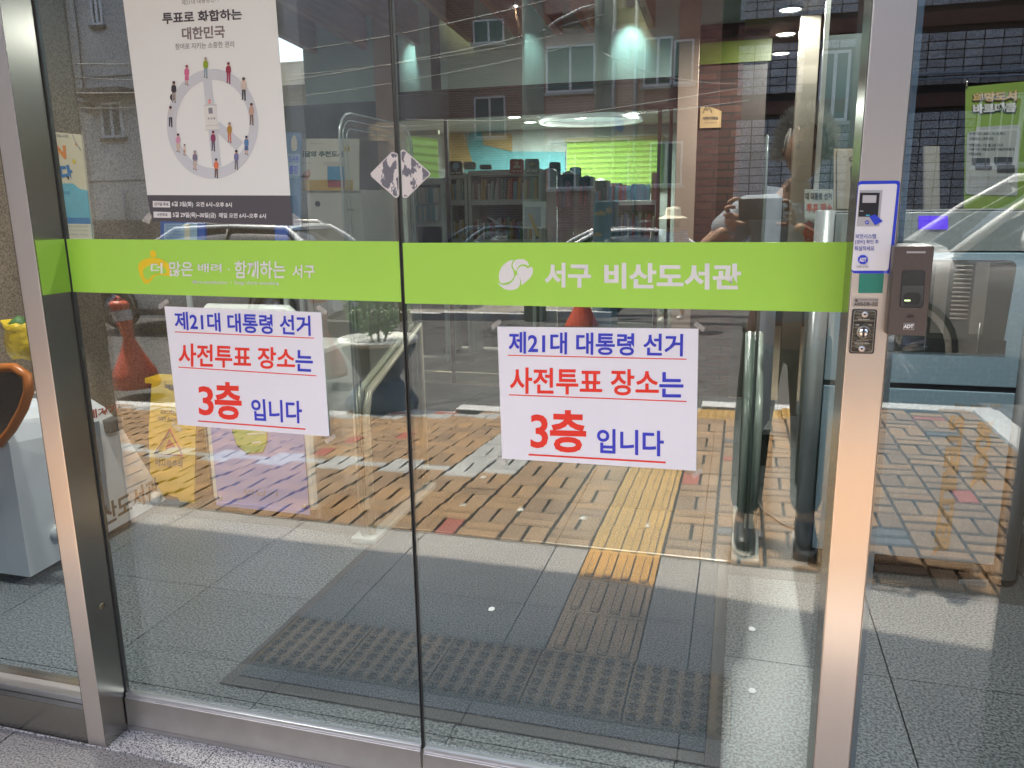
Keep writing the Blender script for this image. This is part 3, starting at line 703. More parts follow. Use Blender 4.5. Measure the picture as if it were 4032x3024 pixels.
y3 -= .0006; text('ADT', bq(277, 756, 335, 790), wtext, r, .05); text('ADT', bq(328, 461, 352, 474), wtext, r, .04)
# green square + locksmith label
s_ = slab(dq(yp, B4(280, 888), B4(480, 888), B4(466, 1046), B4(268, 1046)), .001, 'green_sticker', mat('teal_film', (.03, .24, .17), .4, var=.03)); tag(s_, 'plain teal square sticker on the steel post under the security card', 'sticker')
s_['label'] = 'plain teal square sticker on the steel post under the security card'
r = thing('locksmith_label', 'small beige locksmith phone label on the steel post above the key switch', 'label', (.2, yp, 1.28))
slab(dq(yp, B4(232, 1088), B4(434, 1090), B4(428, 1158), B4(226, 1155)), .0008, 'backing', mat('label_beige', (.45, .40, .35), .4), r)
y3 = yp - .0009; text('열', bq(240, 1093, 264, 1118), blackp, r, .03); text('쇠', bq(236, 1124, 262, 1150), blackp, r, .03); text('010-5181-1313', bq(268, 1118, 426, 1150), blackp, r, .03)
text('보조키,번호키,도어락A/S출장', bq(270, 1094, 430, 1110), blackp, r, .0)
# key switch
r = thing('key_switch', 'worn black key switch plate with a round lock on the steel post', 'key switch', (.2, yp, 1.2))
plate([B4(222, 1178), B4(425, 1180), B4(396, 1542), B4(193, 1538)], 9, yp - .001, .003, blackp, r, 'plate')
wr = bpy.data.materials.new('worn_plate'); wr.use_nodes = True
n = wr.node_tree.nodes; l = wr.node_tree.links; p = n['Principled BSDF']; ge = n.new('ShaderNodeNewGeometry'); mp = n.new('ShaderNodeMapping'); mp.inputs['Scale'].default_value = (40, 40, 240)
nz = n.new('ShaderNodeTexNoise'); nz.inputs['Scale'].default_value = 1; nz.inputs['Detail'].default_value = 5; rp = n.new('ShaderNodeValToRGB'); rp.color_ramp.elements[0].position = .45; rp.color_ramp.elements[0].color = (.02, .02, .018, 1); rp.color_ramp.elements[1].position = .6; rp.color_ramp.elements[1].color = (.19, .17, .12, 1)
l.new(ge.outputs[0], mp.inputs[0]); l.new(mp.outputs[0], nz.inputs[0]); l.new(nz.outputs[0], rp.inputs[0]); l.new(rp.outputs[0], p.inputs['Base Color']); p.inputs['Roughness'].default_value = .3
outl = mat('cream_line', (.5, .46, .38), .4)
plate([B4(235, 1188), B4(412, 1190), B4(383, 1530), B4(206, 1527)], 7, yp - .0016, .0005, outl, r, 'border_line')
plate([B4(238, 1191), B4(409, 1193), B4(380, 1527), B4(209, 1524)], 7, yp - .0021, .0005, wr, r, 'worn_face')
chrome = mat('chrome', (.75, .73, .70), .15, 1., .02)
def disc(a, b, rad, m, nm, yy, h):
    x, z = D(*B4(a, b), yy); rr = rad / 2.074 / FPX * 1.5
    return MB().lathe([(rr, 0), (rr, -h * .6), (rr * .8, -h), (0, -h)], x, yy, z, 24, 'y').build(nm, m, r)
disc(322, 1220, 25, mat('rivet', (.62, .58, .55), .3, .6), 'rivet', yp - .002, .004); disc(297, 1500, 25, MATS['rivet'], 'rivet', yp - .002, .004)
disc(322, 1220, 8, blackp, 'rivet_hole', yp - .0062, .0004); disc(297, 1500, 8, blackp, 'rivet_hole', yp - .0062, .0004)
disc(312, 1364, 50, mat('cream_collar', (.45, .40, .33), .35, .5), 'lock_collar', yp - .002, .003); disc(312, 1364, 40, chrome, 'lock_barrel', yp - .004, .009)
x, z = D(*B4(312, 1364), yp - .0135); MB().box(x - .0018, x + .0018, yp - .0140, yp - .0132, z - .009, z + .009).build('keyhole', blackp, r)
y3 = yp - .0025; cr = mat('cream_print', (.6, .57, .5), .5)
text('Key Switch', bq(270, 1254, 362, 1270), cr, r, .02); text('Off', bq(246, 1298, 278, 1312), cr, r, .02); text('On', bq(352, 1298, 380, 1312), cr, r, .02)
text('(주)삼신자동문', bq(255, 1424, 352, 1440), cr, r, .0); text('053) 521-6266', bq(240, 1448, 360, 1464), cr, r, .0)
# fingerprint reader
yf = -.128
r = thing('fingerprint_reader', 'brown fingerprint reader with a dark finger slot right of the steel post', 'card reader', (.28, -.1, 1.2))
brz = mat('bronze_plastic', (.115, .095, .085), .38, .35, .04, 200, bump=.05, bs=900)
q = [B4(564, 656), B4(900, 655), B4(826, 1405), B4(500, 1392)]
pr = [D(p.x, p.y, yf) for p in rnd(q, 10)]
cxx = sum(p[0] for p in pr) / len(pr); czz = sum(p[1] for p in pr) / len(pr)
pr0 = pr
mb = MB(); k = len(pr)
lay = [(1.0, -.052), (1.0, yf + .012), (.985, yf + .005), (.93, yf), ]
for s, yy in lay: mb.v += [(cxx + (p[0] - cxx) * s, yy, czz + (p[1] - czz) * (s if s > .98 else .975)) for p in pr]
for i in range(3): mb.f += [[i * k + j, i * k + (j + 1) % k, (i + 1) * k + (j + 1) % k, (i + 1) * k + j] for j in range(k)]
mb.f += [list(range(3 * k, 4 * k)), list(range(k))]; mb.sm = [True] * (3 * k) + [False, False]
mb.build('housing', brz, r)
dkp = mat('black_plastic', (.012, .012, .014), .2)
ys_ = yf - .0008
def fp(a0, b0, a1, b1, rad, m, nm, yy, t=.0006, sh=0): return MB().prism([D(p.x, p.y, yy) for p in rnd([B4(a0, b0), B4(a1, b0), B4(a1 - sh, b1), B4(a0 - sh, b1)], rad)], yy, yy + t, 'y').build(nm, m, r)
fp(624, 860, 820, 1165, 14, dkp, 'finger_slot', ys_, sh=22); fp(628, 984, 806, 1160, 8, mat('slot_inner', (.03, .03, .034), .15), 'sensor_bezel', ys_ - .0007, sh=14)
fp(640, 1040, 780, 1140, 20, dkp, 'sensor', ys_ - .0012, sh=8)
fp(664, 704, 820, 720, 3, mat('light_bar', (.42, .42, .41), .3), 'light_bar', ys_, sh=1)
g_ = fp(646, 1100, 694, 1112, 1, mat('green_led', (.5, .6, .3), .4, emit=(.5, .8, .3), es=.5), 'indicator', ys_ - .0018)
fp(640, 1290, 727, 1346, 1, mat('logo_frame', (.5, .5, .5), .4), 'logo_frame', ys_, sh=5); fp(643, 1293, 724, 1343, 1, brz, 'logo_ground', ys_ - .0007, sh=5)
y3 = ys_ - .0015
text('ADT', dq(y3, B4(640, 1300), B4(722, 1300), B4(718, 1334), B4(636, 1334)), wtext, r, .06)
MB().tube([(*[D(*B4(a, b), y3)[0]], y3, D(*B4(a, b), y3)[1]) for a, b in ((665, 1240), (690, 1215), (700, 1228), (715, 1228), (720, 1240))], .0005, 5, closed=True).build('triangle_mark', blackp, r)
# ================================================================== OWN BUILDING: recess, canopy
wall_g = granite_dk
o = MB().box(-3.25, -2.69, -1.27, -.72, 0, 3.0).build('granite_pillar', wall_g); tag(o, 'dark granite pillar standing before the entrance on its far left', 'pillar')
o = MB().box(.62, 1.5, -.40, -.10, 0, 3.0).build('recess_wall', wall_g); tag(o, 'short dark granite wall return just right of the entrance', 'wall')
o = MB().box(-12, -3.75, -1.27, -.10, 0, 3.0).box(1.5, 12, -.40, .1, 0, 3.0).build('library_facade', wall_g); tag(o, 'dark granite library front beside the recessed entrance', 'building')
can = MB().prism([(-12, .1), (-12, -1.70), (-3.66, -1.70), (-1.52, -1.68), (-.47, -1.54), (-.19, -1.51), (8, -1.05), (8, .1)], 3.0, 9.0, 'z').build('upper_storey', granite_dk); tag(can, 'overhanging upper storeys of the library above the doors', 'building')
o = MB().box(-3.75, 2.4, -.06, .08, 2.9, 3.0).build('door_header', steel_side); tag(o, 'steel header beam over the sliding doors', 'door header')

# ================================================================== INTERIOR SHELL
brn = mat('brown_paint', (.10, .065, .05), .6, var=.1, vs=3)
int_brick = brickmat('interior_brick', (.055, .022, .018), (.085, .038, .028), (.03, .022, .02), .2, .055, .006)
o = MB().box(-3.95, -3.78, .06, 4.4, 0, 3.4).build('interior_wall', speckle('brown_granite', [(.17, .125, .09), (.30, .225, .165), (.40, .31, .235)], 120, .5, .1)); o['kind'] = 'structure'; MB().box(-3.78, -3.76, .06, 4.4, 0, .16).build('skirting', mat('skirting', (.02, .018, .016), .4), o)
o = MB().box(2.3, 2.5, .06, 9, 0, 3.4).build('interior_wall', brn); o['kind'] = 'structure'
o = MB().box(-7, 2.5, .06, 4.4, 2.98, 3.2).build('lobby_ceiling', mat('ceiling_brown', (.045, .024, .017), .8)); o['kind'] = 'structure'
wood = mat('rafter_wood', (.32, .17, .06), .5, var=.3, vs=2, stretch=(14, 1.5, 14))
woodr = mat('stained_rafter', (.40, .17, .10), .5, var=.3, vs=2, stretch=(14, 1.5, 14))
for i, x in enumerate([-3.3, -2.87, -2.44, -2.0, -1.62, -1.33, -1.1, -.67]):
    m = wood if i in (3, 7) else woodr
    a, b = x - .025, x + .025
    me = MB().add([(a, .1, 2.93), (b, .1, 2.93), (b, 4.40, 2.62), (a, 4.40, 2.62), (a, .1, 3.2), (b, .1, 3.2), (b, 4.40, 2.9), (a, 4.40, 2.9)], [(0, 3, 2, 1), (4, 5, 6, 7), (0, 1, 5, 4), (1, 2, 6, 5), (2, 3, 7, 6), (3, 0, 4, 7)]).build('rafter', m)
    tag(me, 'timber rafter running under the lobby ceiling', 'rafter', 'rafters under the lobby ceiling')
# partition to the reading room, plane y = 4.43
W = 4.43
part_ = bpy.data.objects.new('lobby_partition', None); C.objects.link(part_); part_['kind'] = 'structure'; part_.location = (-1.5, W, 0)
beige = mat('beige_cladding', (.42, .31, .25), .35, .25, .04); beige2 = mat('pale_column', (.50, .46, .40), .35, .3, .04)
pan = mat('frosted_panel', (.42, .56, .53), .35, var=.03, vs=1.5)
dkfr = mat('dark_brown_frame', (.045, .025, .02), .4, .3)
for a, b in ((-2.79, -2.64), (-.475, -.335)): MB().box(a, b, W - .05, W + .05, 0, 3.0, .003).build('column', beige, part_)
MB().box(-2.33, -2.26, W - .02, W + .04, 2.30, 3.0).build('mullion', dkfr, part_); MB().box(-2.64, -2.60, W - .02, W + .04, 2.30, 3.0).build('mullion', dkfr, part_)
MB().box(-2.60, -2.33, W, W + .02, 2.30, 3.0).build('frosted_panel', pan, part_); MB().box(-2.26, -.475, W, W + .02, 2.30, 3.0).build('frosted_panel', pan, part_)
MB().box(-3.42, -2.79, W, W + .02, 2.24, 3.0).build('frosted_panel', pan, part_); MB().box(-.335, 0.05, W, W + .02, 2.62, 3.0).build('frosted_panel', pan, part_)
MB().box(-2.64, -.475, W - .02, W + .05, 2.085, 2.115).build('door_head', dkfr, part_); MB().box(-2.64, -.475, W - .01, W + .03, 2.275, 2.298).build('transom_rail', dkfr, part_)
MB().box(-2.64, -.475, W + .01, W + .03, 2.117, 2.273).build('transom_board', mat('transom_brown', (.06, .045, .035), .5), part_)
for x in (-2.235, -.60, -.52): MB().box(x - .012, x + .012, W, W + .03, 0, 2.085).build('glazing_bar', dkfr, part_)
# greenish glass of the inner doors
MB().box(-2.64, -.475, W + .006, W + .012, 0.02, 2.08).build('inner_glass', acryl, part_)
# side returns: brick pier with the room sign
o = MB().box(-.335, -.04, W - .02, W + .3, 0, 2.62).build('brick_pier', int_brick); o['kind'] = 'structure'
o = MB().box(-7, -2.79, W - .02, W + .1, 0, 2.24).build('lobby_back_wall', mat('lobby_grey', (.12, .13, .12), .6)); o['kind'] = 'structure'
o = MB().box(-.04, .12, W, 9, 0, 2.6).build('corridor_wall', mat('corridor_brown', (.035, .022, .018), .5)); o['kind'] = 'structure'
o = MB().box(-.04, 2.3, 2.6, 9, 2.56, 2.7).build('corridor_ceiling', mat('corridor_ceiling', (.05, .03, .022), .6)); o['kind'] = 'structure'
o = MB().box(.12, 2.3, 8.2, 8.4, 0, 2.6).build('corridor_end_wall', mat('corridor_end', (.03, .022, .02), .6)); o['kind'] = 'structure'
# lime strip along the pier
o = MB().box(-.335, .14, W - .045, W - .021, 2.36, 2.50).build('lime_sign_strip', mat('olive_strip', (.10, .125, .01), .4)); tag(o, 'blank olive green strip across the brick pier near the ceiling', 'sign strip')
r = thing('room_sign', 'tan children room sign with a reader symbol on the brick pier', 'room sign', (-.25, W - .03, 1.9))
q = D(2755, 505, W - .03); z0 = q[1]; x0 = q[0]; x1 = D(2838, 505, W - .03)[0]; z1 = D(2755, 424, W - .03)[1]
arc = [(x0, z0), (x1, z0), (x1, z1 - .03)] + [(x1 + (x0 - x1) * t, z1 - .03 + .036 * sin(t * pi * .6)) for t in (.15, .3, .45, .6, .75, .9)] + [(x0, z1)]
sg = mat('sign_tan', (.42, .27, .13), .5)
MB().prism(arc, W - .035, W - .021, 'y').build('plate', sg, r)
yy_ = W - .037
text('어린이자료실', [(x0 + .02, yy_, z0 + .075), (x1 - .02, yy_, z0 + .075), (x1 - .02, yy_, z0 + .052), (x0 + .02, yy_, z0 + .052)], blackp, r, .03)
text('Children’s reading room', [(x0 + .03, yy_, z0 + .04), (x1 - .03, yy_, z0 + .04), (x1 - .03, yy_, z0 + .03), (x0 + .03, yy_, z0 + .03)], blackp, r, .0)
MB().tube([(x0 + .05 + .018 * cos(a * pi / 6), yy_, z0 + .152 + .02 * sin(a * pi / 6)) for a in range(12)], .0022, 5, closed=True).build('reader_symbol', blackp, r)
MB().tube([(x0 + .02, yy_, z0 + .10), (x0 + .03, yy_, z0 + .13), (x0 + .05, yy_, z0 + .118), (x0 + .07, yy_, z0 + .13), (x0 + .08, yy_, z0 + .10)], .0022, 5).build('reader_symbol', blackp, r)
# downlights
lamp_m = mat('lamp_face', (.9, .9, .9), .5, emit=(1, .98, .93), es=5)
lamp_w = mat('lamp_rim', (.5, .5, .5), .4)
def downlight(x, y, z, r_, label, group=None, power=12, col=(1, .97, .9), spot=None):
    t = thing('downlight', label, 'downlight', (x, y, z), group)
    MB().lathe([(r_ * 1.12, 0), (r_ * 1.12, -.008), (r_, -.010), (r_, -.004)], x, y, z, 24).build('rim', lamp_w, t)
    MB().lathe([(r_ * .98, -.003), (r_ * .98, -.006), (0, -.006)], x, y, z, 24).build('lamp_face', lamp_m, t)
    L = bpy.data.lights.new('lamp', 'AREA'); L.shape = 'DISK'; L.size = r_ * 2; L.energy = power; L.color = col
    lo = bpy.data.objects.new('lamp', L); C.objects.link(lo); lo.parent = t; lo.location = (0, 0, -.015)
    return t
for k, (u, v) in enumerate(((3105, 165), (3088, 243), (3070, 305))):
    y = (2.555 - 1.42) / ((812 - v) / FPX) * .985 - 1.613
    downlight(D(u, v, y)[0], y, 2.556, .062, 'round downlight, %s of three in the right-hand corridor ceiling' % ('nearest', 'middle', 'farthest')[k], power=10)
downlight(.95, 2.9, 2.556, .06, 'round downlight near the right edge above the green banner', power=8)
downlight(.72, .85, 2.975, .06, 'added ceiling downlight out of view, brightening the grey book machine', power=15)  # unseen extra lamp, added to brighten the steriliser front
downlight(-2.4, .42, 2.875, .06, 'added ceiling downlight out of view, brightening the drop box cart', power=18)  # unseen extra lamp, added to lift the dryer, banner and drop box
def spot(x, y, z, tx, tz, e, label, col=(.72, 1, .93), ang=50):
    t = thing('spotlight', label, 'spotlight', (x, y, z))
    MB().tube([(x, y, z), (x, y, z - .07)], .028, 14).build('can', lamp_w, t)
    MB().lathe([(.022, -.071), (.022, -.073), (0, -.073)], x, y, z, 16).build('lamp_face', lamp_m, t)
    L = bpy.data.lights.new('lamp', 'SPOT'); L.energy = e; L.spot_size = R(ang); L.spot_blend = .9; L.shadow_soft_size = .02; L.color = col
    lo = bpy.data.objects.new('lamp', L); C.objects.link(lo); lo.parent = t; lo.location = (0, 0, -.09)
    lo.rotation_euler = Vector((x - tx, y - (W), z - .09 - tz)).to_track_quat('Z', 'Y').to_euler()
spot(-2.47, 4.22, 2.84, -2.45, 2.52, 3, 'small spotlight washing the narrow frosted panel')
spot(-1.60, 4.18, 2.86, -1.60, 2.50, 4, 'small spotlight washing the middle of the wide frosted panel')
spot(-.82, 4.20, 2.86, -.82, 2.50, 4, 'small spotlight washing the right end of the wide frosted panel')
spot(-2.12, 3.45, 2.93, -2.02, 2.80, 3.5, 'small spotlight lighting the pine rafter', (1, .75, .35), 34)
spot(-.78, 3.2, 2.93, -.68, 2.80, 3.5, 'small spotlight lighting the pine rafter nearest the corridor', (1, .75, .35), 34)

# ================================================================== READING ROOM
o = MB().box(-7, -.04, 4.55, 10, 2.42, 2.6).build('reading_room_ceiling', mat('ceiling_grey', (.34, .33, .31), .8)); o['kind'] = 'structure'
BW = 9.2
o = MB().box(-7, -.04, BW, BW + .2, 0, 2.42).build('reading_room_wall', mat('pale_wall', (.42, .47, .44), .7)); o['kind'] = 'structure'
teal = mat('turquoise_paint', (.12, .38, .42), .6, var=.03); mus = mat('mustard_board', (.38, .27, .10), .6, var=.05)
o = poly([(1850, 500), (1905, 490), (1990, 570), (2010, 596), (2225, 598), (2225, 680), (1830, 690)], BW - .02, .018, 'turquoise_mural', teal, None); tag(o, 'turquoise painted shape on the reading room back wall', 'mural')
o = poly([(1752, 500), (1818, 505), (1862, 650), (1752, 660)], BW - .05, .02, 'mustard_panel', mus, None); tag(o, 'mustard wall panel left of the turquoise shape', 'wall panel')
o = poly([(1895, 520), (2015, 526), (2015, 596), (1905, 570)], BW - .04, .018, 'mustard_panel', mus, None); tag(o, 'mustard wall panel cut into the turquoise shape', 'wall panel')
# green roller blinds, the daylight behind them painted in as a glow
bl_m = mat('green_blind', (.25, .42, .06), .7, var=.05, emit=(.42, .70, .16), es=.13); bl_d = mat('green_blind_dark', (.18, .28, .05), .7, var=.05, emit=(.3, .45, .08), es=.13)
def blind(u0, v0, u1, v1, y, label, n, slant=0):
    r = thing('striped_blind', label, 'window blind', (D(u0, v1, y)[0], y, D(u0, v1, y)[1]))
    x0, zt = D(u0, v0, y); x1, _ = D(u1, v0, y); _, zb = D(u0, v1, y)
    h = (zt - zb) / n
    for i in range(n):
        za = zb + h * i
        s = lambda x: slant * (x - x0)
        MB().add([(x0, y, za + .004), (x1, y, za + .004 + s(x1)), (x1, y, za + h * .62 + s(x1)), (x0, y, za + h * .62), (x0, y + .004, za + .004), (x1, y + .004, za + .004 + s(x1)), (x1, y + .004, za + h * .62 + s(x1)), (x0, y + .004, za + h * .62)],
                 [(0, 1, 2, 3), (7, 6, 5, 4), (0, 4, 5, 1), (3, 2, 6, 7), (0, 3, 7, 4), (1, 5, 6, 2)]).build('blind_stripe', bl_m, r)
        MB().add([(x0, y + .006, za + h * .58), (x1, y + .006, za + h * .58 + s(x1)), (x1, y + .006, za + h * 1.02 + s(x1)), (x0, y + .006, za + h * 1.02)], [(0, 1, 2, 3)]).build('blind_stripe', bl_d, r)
    MB().box(x0 - .02, x1 + .02, y - .03, y + .03, zt, zt + .05, .005).build('head_box', mat('olive_head', (.22, .22, .06), .5), r)
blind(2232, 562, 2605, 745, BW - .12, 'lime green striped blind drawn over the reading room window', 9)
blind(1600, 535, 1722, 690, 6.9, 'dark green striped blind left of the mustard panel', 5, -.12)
# ceiling ring light and small lamps
def ringlight():
    y = 8.0; x = -1.75; r = thing('ring_light', 'large white ring light under the reading room ceiling', 'ceiling light', (x, y, 2.41))
    MB().lathe([(.58, 0), (.60, -.05), (.50, -.05), (.50, 0)], x, y, 2.415, 40).build('ring', mat('ring_white', (.7, .72, .7), .5, emit=(.9, 1, .95), es=.10), r)
ringlight()
for k, (u, v) in enumerate(((2025, 489), (2088, 510), (2285, 503), (2490, 495))):
    y = (2.415 - 1.42) / ((822 - v) / FPX) * .98 - 1.613
    downlight(D(u, v, y)[0], y, 2.42, .075, 'bright reading room downlight, number %s from the left' % ('one', 'two', 'three', 'four')[k], power=16)
L = None
# shelves
shg = mat('shelf_grey', (.50, .52, .51), .55, var=.05); shd = mat('shelf_inside', (.045, .04, .038), .7)
bookcols = [(.35, .05, .05), (.10, .16, .30), (.42, .38, .30), (.12, .25, .16), (.45, .28, .06), (.30, .30, .32), (.06, .06, .07), (.5, .46, .42), (.32, .10, .18), (.08, .26, .34), (.24, .12, .07), (.55, .52, .5)]
bnames = ['red', 'navy', 'beige', 'dark green', 'orange', 'light grey', 'black', 'cream', 'wine red', 'teal blue', 'brown', 'white']
bmats = [mat('book_cover_%d' % i, c, .5, var=.1, vs=30) for i, c in enumerate(bookcols)]
bmesh0 = [MB().box(-.5, .5, -.5, .5, 0, 1).mesh('book') for _ in bmats]
for me, m in zip(bmesh0, bmats): me.materials.append(m)
nb = [0]
def books(x0, x1, z, y, hmin, hmax, where, lean=.0, tmin=.012, tmax=.032, cols=None):
    x = x0
    while x < x1 - tmin and nb[0] < 298:
        t = random.uniform(tmin, tmax); h = random.uniform(hmin, hmax); k = random.choice(cols) if cols else random.randrange(len(bmats))
        o = bpy.data.objects.new('book', bmesh0[k]); C.objects.link(o); o.location = (x + t / 2, y + .08, z); o.scale = (t * .93, .14, h)
        o.rotation_euler = (0, random.choice([0, 0, lean, lean * .6]), 0)
        tag(o, bnames[k] + ' book standing ' + where, 'book', 'books standing ' + where); x += t; nb[0] += 1
def unit(name, label, x0, x1, y, z1, shelves, depth=.28, back=True):
    r = thing(name, label, 'bookshelf', ((x0 + x1) / 2, y, 0))
    MB().box(x0, x0 + .03, y, y + depth, 0, z1, .003).build('side_panel', shg, r); MB().box(x1 - .03, x1, y, y + depth, 0, z1, .003).build('side_panel', shg, r)
    MB().box(x0, x1, y - .005, y + depth, z1, z1 + .05, .003).build('top_board', shg, r)
    MB().box(x0 + .031, x1 - .031, y + depth - .02, y + depth - .005, .02, z1 - .001).build('back_panel', shd, r)
    for z in shelves: MB().box(x0 + .031, x1 - .031, y, y + depth - .021, z - .05, z).build('shelf_board', shg, r)
    return r
YA = 5.8
xa0 = D(1845, 800, YA)[0]; xa1 = D(2133, 800, YA)[0]; zt = D(1990, 690, YA)[1]
r1z, r2z, r3z = D(1990, 785, YA)[1], D(1990, 942, YA)[1], D(1990, 1080, YA)[1]
unit('bookshelf', 'grey bookshelf with leaning picture books under the red and green signs', xa0, xa1, YA, zt, (r1z, r2z, r3z))
wh_ = 'on the widest grey shelf, %s row'
books(xa0 + .035, xa1 - .05, r1z, YA, .15, .20, wh_ % 'upper', .12); books(xa0 + .035, xa1 - .05, r2z, YA, .15, .21, wh_ % 'second', .02)
xb0 = D(1755, 800, YA)[0]
unit('bookshelf', 'narrow grey bookshelf under the black head-profile sign', xb0, xa0 - .012, YA, zt - .02, (r1z, r2z))
books(xb0 + .035, xa0 - .045, r1z, YA, .15, .20, 'on the narrow shelf under the black sign'); books(xb0 + .035, xa0 - .045, r2z, YA, .15, .2, 'on the lower board of the narrow shelf')
xc0 = D(1602, 800, 5.3)[0]; xc1 = D(1748, 800, 5.3)[0]
rr_ = unit('disc_rack', 'pale rack of thin disc cases left of the bookshelves', xc0, xc1, 5.3, D(1700, 725, 5.3)[1], (D(1700, 800, 5.3)[1], D(1700, 870, 5.3)[1]), .2); rr_['category'] = 'disc rack'
books(xc0 + .03, xc1 - .03, D(1700, 800, 5.3)[1], 5.25, .13, .14, 'in the upper row of the disc rack', 0, .012, .016, [5, 7, 11, 9]); books(xc0 + .03, xc1 - .03, D(1700, 870, 5.3)[1], 5.25, .13, .14, 'in the lower row of the disc rack', 0, .012, .016, [5, 7, 11, 9])
for k, (u0, u1, vt, y) in enumerate(((2136, 2190, 662, 5.95), (2216, 2262, 673, 6.8), (2290, 2330, 690, 7.6), (2345, 2384, 702, 8.3))):
    x0 = D(u0, 800, y)[0]; x1 = D(u1, 800, y)[0]; z1 = D(u0, vt, y)[1]
    r = thing('end_panel_shelf', 'rounded grey shelf end, %s in the row receding to the green blind' % ('nearest', 'second', 'third', 'farthest')[k], 'bookshelf', ((x0 + x1) / 2, y, 0))
    top = [(x0, 0.0), (x1, 0.0), (x1, z1 - .03)] + [(x1 + (x0 - x1) * t, z1 - .03 + .03 * sin(pi * t)) for t in (.2, .4, .6, .8)] + [(x0, z1 - .02)]
    MB().prism(top, y, y + .03, 'y').build('end_panel', shg, r)
    MB().box(x1 + .001, x1 + .16, y + .04, y + .32, 0, z1 - .06).build('carcass', shd, r)
    if k < 3: books(x1 + .005, x1 + .14, z1 - .36, y - .03, .17, .24, 'beside the %s rounded shelf end' % ('nearest', 'second', 'third')[k], .1, cols=[6, 0, 1, 8])
# subject signs on the shelves
def subj(u0, v0, u1, v1, y, col, label, s=None, icon=None):
    r = thing('subject_sign', label, 'subject sign', (D(u0, v1, y)[0], y, D(u0, v1, y)[1]))
    q = [(u0, v0), (u1, v0), (u1, v1), (u0, v1)]
    MB().prism([D(p.x, p.y, y) for p in rnd(q, 9)], y, y + .012, 'y').build('plate', col, r)
    if s: text(s, rq(y - .002, u0 + 6, v1 - 14, u1 - 6, v1 - 5), wtext, r, .02)
    if icon: 
        cx, cy_ = (u0 + u1) / 2, v0 + (v1 - v0) * .38
        blob([(cx + a * 14, cy_ + b * 14) for a, b in icon[1]], y - .002, icon[0], r, 'icon')
dk = mat('sign_black', (.03, .035, .035), .4); rd = mat('sign_red', (.42, .03, .03), .4); dg = mat('sign_green', (.05, .09, .075), .4); nv = mat('sign_navy', (.03, .045, .10), .4); icb = mat('icon_blue', (.25, .5, .65), .5); icy = mat('icon_yellow', (.6, .5, .05), .5)
head = [(-.9, -.1), (-.4, -.9), (.4, -1), (1, -.4), (.9, .4), (.4, .6), (.4, 1.1), (-.4, 1.1), (-.4, .7), (-.8, .6)]
star = [(0, -1), (.25, -.25), (1, 0), (.25, .25), (0, 1), (-.25, .25), (-1, 0), (-.25, -.25)]
subj(1767, 634, 1821, 690, YA - .03, dk, 'black sign with a blue head profile reading 000 on the shelves', '000 총류', (icb, head))
subj(2007, 626, 2063, 683, YA - .03, rd, 'red sign with a little bust reading 100 on the shelves', '100 철학', (mat('icon_cream', (.7, .62, .5), .5), [(0, -1), (.6, -.6), (.3, 0), (.9, .5), (.9, 1), (-.9, 1), (-.9, .5), (-.3, 0), (-.6, -.6)]))
subj(2066, 625, 2123, 682, YA - .03, dg, 'dark green sign with a yellow cross reading 200 on the shelves', '200 종교', (icy, star))
subj(1888, 648, 1936, 668, YA - .03, dk, 'low blank black sign peeping over the widest shelf')
subj(2162, 638, 2207, 690, 6.75, dk, 'black sign on the second shelf end, reading science', '400 과학')
subj(2243, 658, 2288, 702, 7.5, nv, 'navy sign with a pale block icon beyond the black one', '500', (icb, [(-1, -1), (1, -1), (1, 1), (-1, 1)]))
subj(1826, 637, 1874, 668, YA - .02, mat('sign_white', (.42, .43, .42), .5), 'blank pale sign between the black signs on the shelves')
# white easel board with an orange ruler
r = thing('easel_board', 'white framed board with an orange ruler shape beside the shelves', 'display board', (D(2060, 900, 5.2)[0], 5.2, 0))
slab(rq(5.2, 2058, 793, 2150, 900), .02, 'frame', mat('board_white', (.62, .64, .66), .5), r)
slab(rq(5.197, 2066, 815, 2130, 892), .002, 'picture', mat('board_lilac', (.36, .37, .45), .5), r)
slab(dq(5.194, (2078, 842), (2092, 842), (2130, 935), (2112, 930)), .002, 'ruler', mat('ruler_orange', (.5, .33, .10), .5), r)
x, z = D(2100, 900, 5.2); MB().box(x - .015, x + .015, 5.21, 5.23, 0, z).build('leg', shg, r)
# low shelf with blue rows under the blind and the sky-blue case
x0 = D(2380, 780, 7.8)[0]; x1 = D(2590, 780, 7.8)[0]; z1 = D(2480, 790, 7.8)[1]
unit('low_bookshelf', 'low bookshelf under the green blind with a row of blue volumes on top', x0, x1, 7.8, z1 - .05, (z1 - .42, z1 - .75))
books(x0 + .03, x0 + .52, z1 + .002, 7.8, .16, .19, 'on top of the low shelf under the blind', 0, .02, .03, [1, 9, 1, 0]); books(x0 + .54, x0 + .62, z1 + .002, 7.75, .30, .34, 'tallest on the low shelf', 0, .03, .04, [8, 10])
books(x0 + .04, x1 - .04, z1 - .42, 7.75, .2, .28, 'inside the low shelf under the blind', 0)
skyb = mat('case_sky_blue', (.05, .28, .52), .5, var=.06)
r = thing('picture_book_case', 'sky blue case painted with clouds and balloons before the low shelf', 'book case', (D(2375, 900, 6.6)[0], 6.6, 0))
x0, z1 = D(2338, 792, 6.6); x1 = D(2418, 792, 6.6)[0]
MB().box(x0, x1, 6.6, 6.95, 0, z1, .01).build('carcass', skyb, r)
cl = mat('cloud_cream', (.62, .50, .32), .6)
def cloud(u, v, s): return blob([(u + a * s, v + b * s) for a, b in ((-2, .6), (-1.6, -.2), (-.8, -.3), (-.2, -1), (.7, -.6), (1.4, -.4), (2, .5), (1, .9), (-1, .9))], 6.596, cl, r, 'cloud')
cloud(2365, 838, 11); cloud(2352, 922, 9)
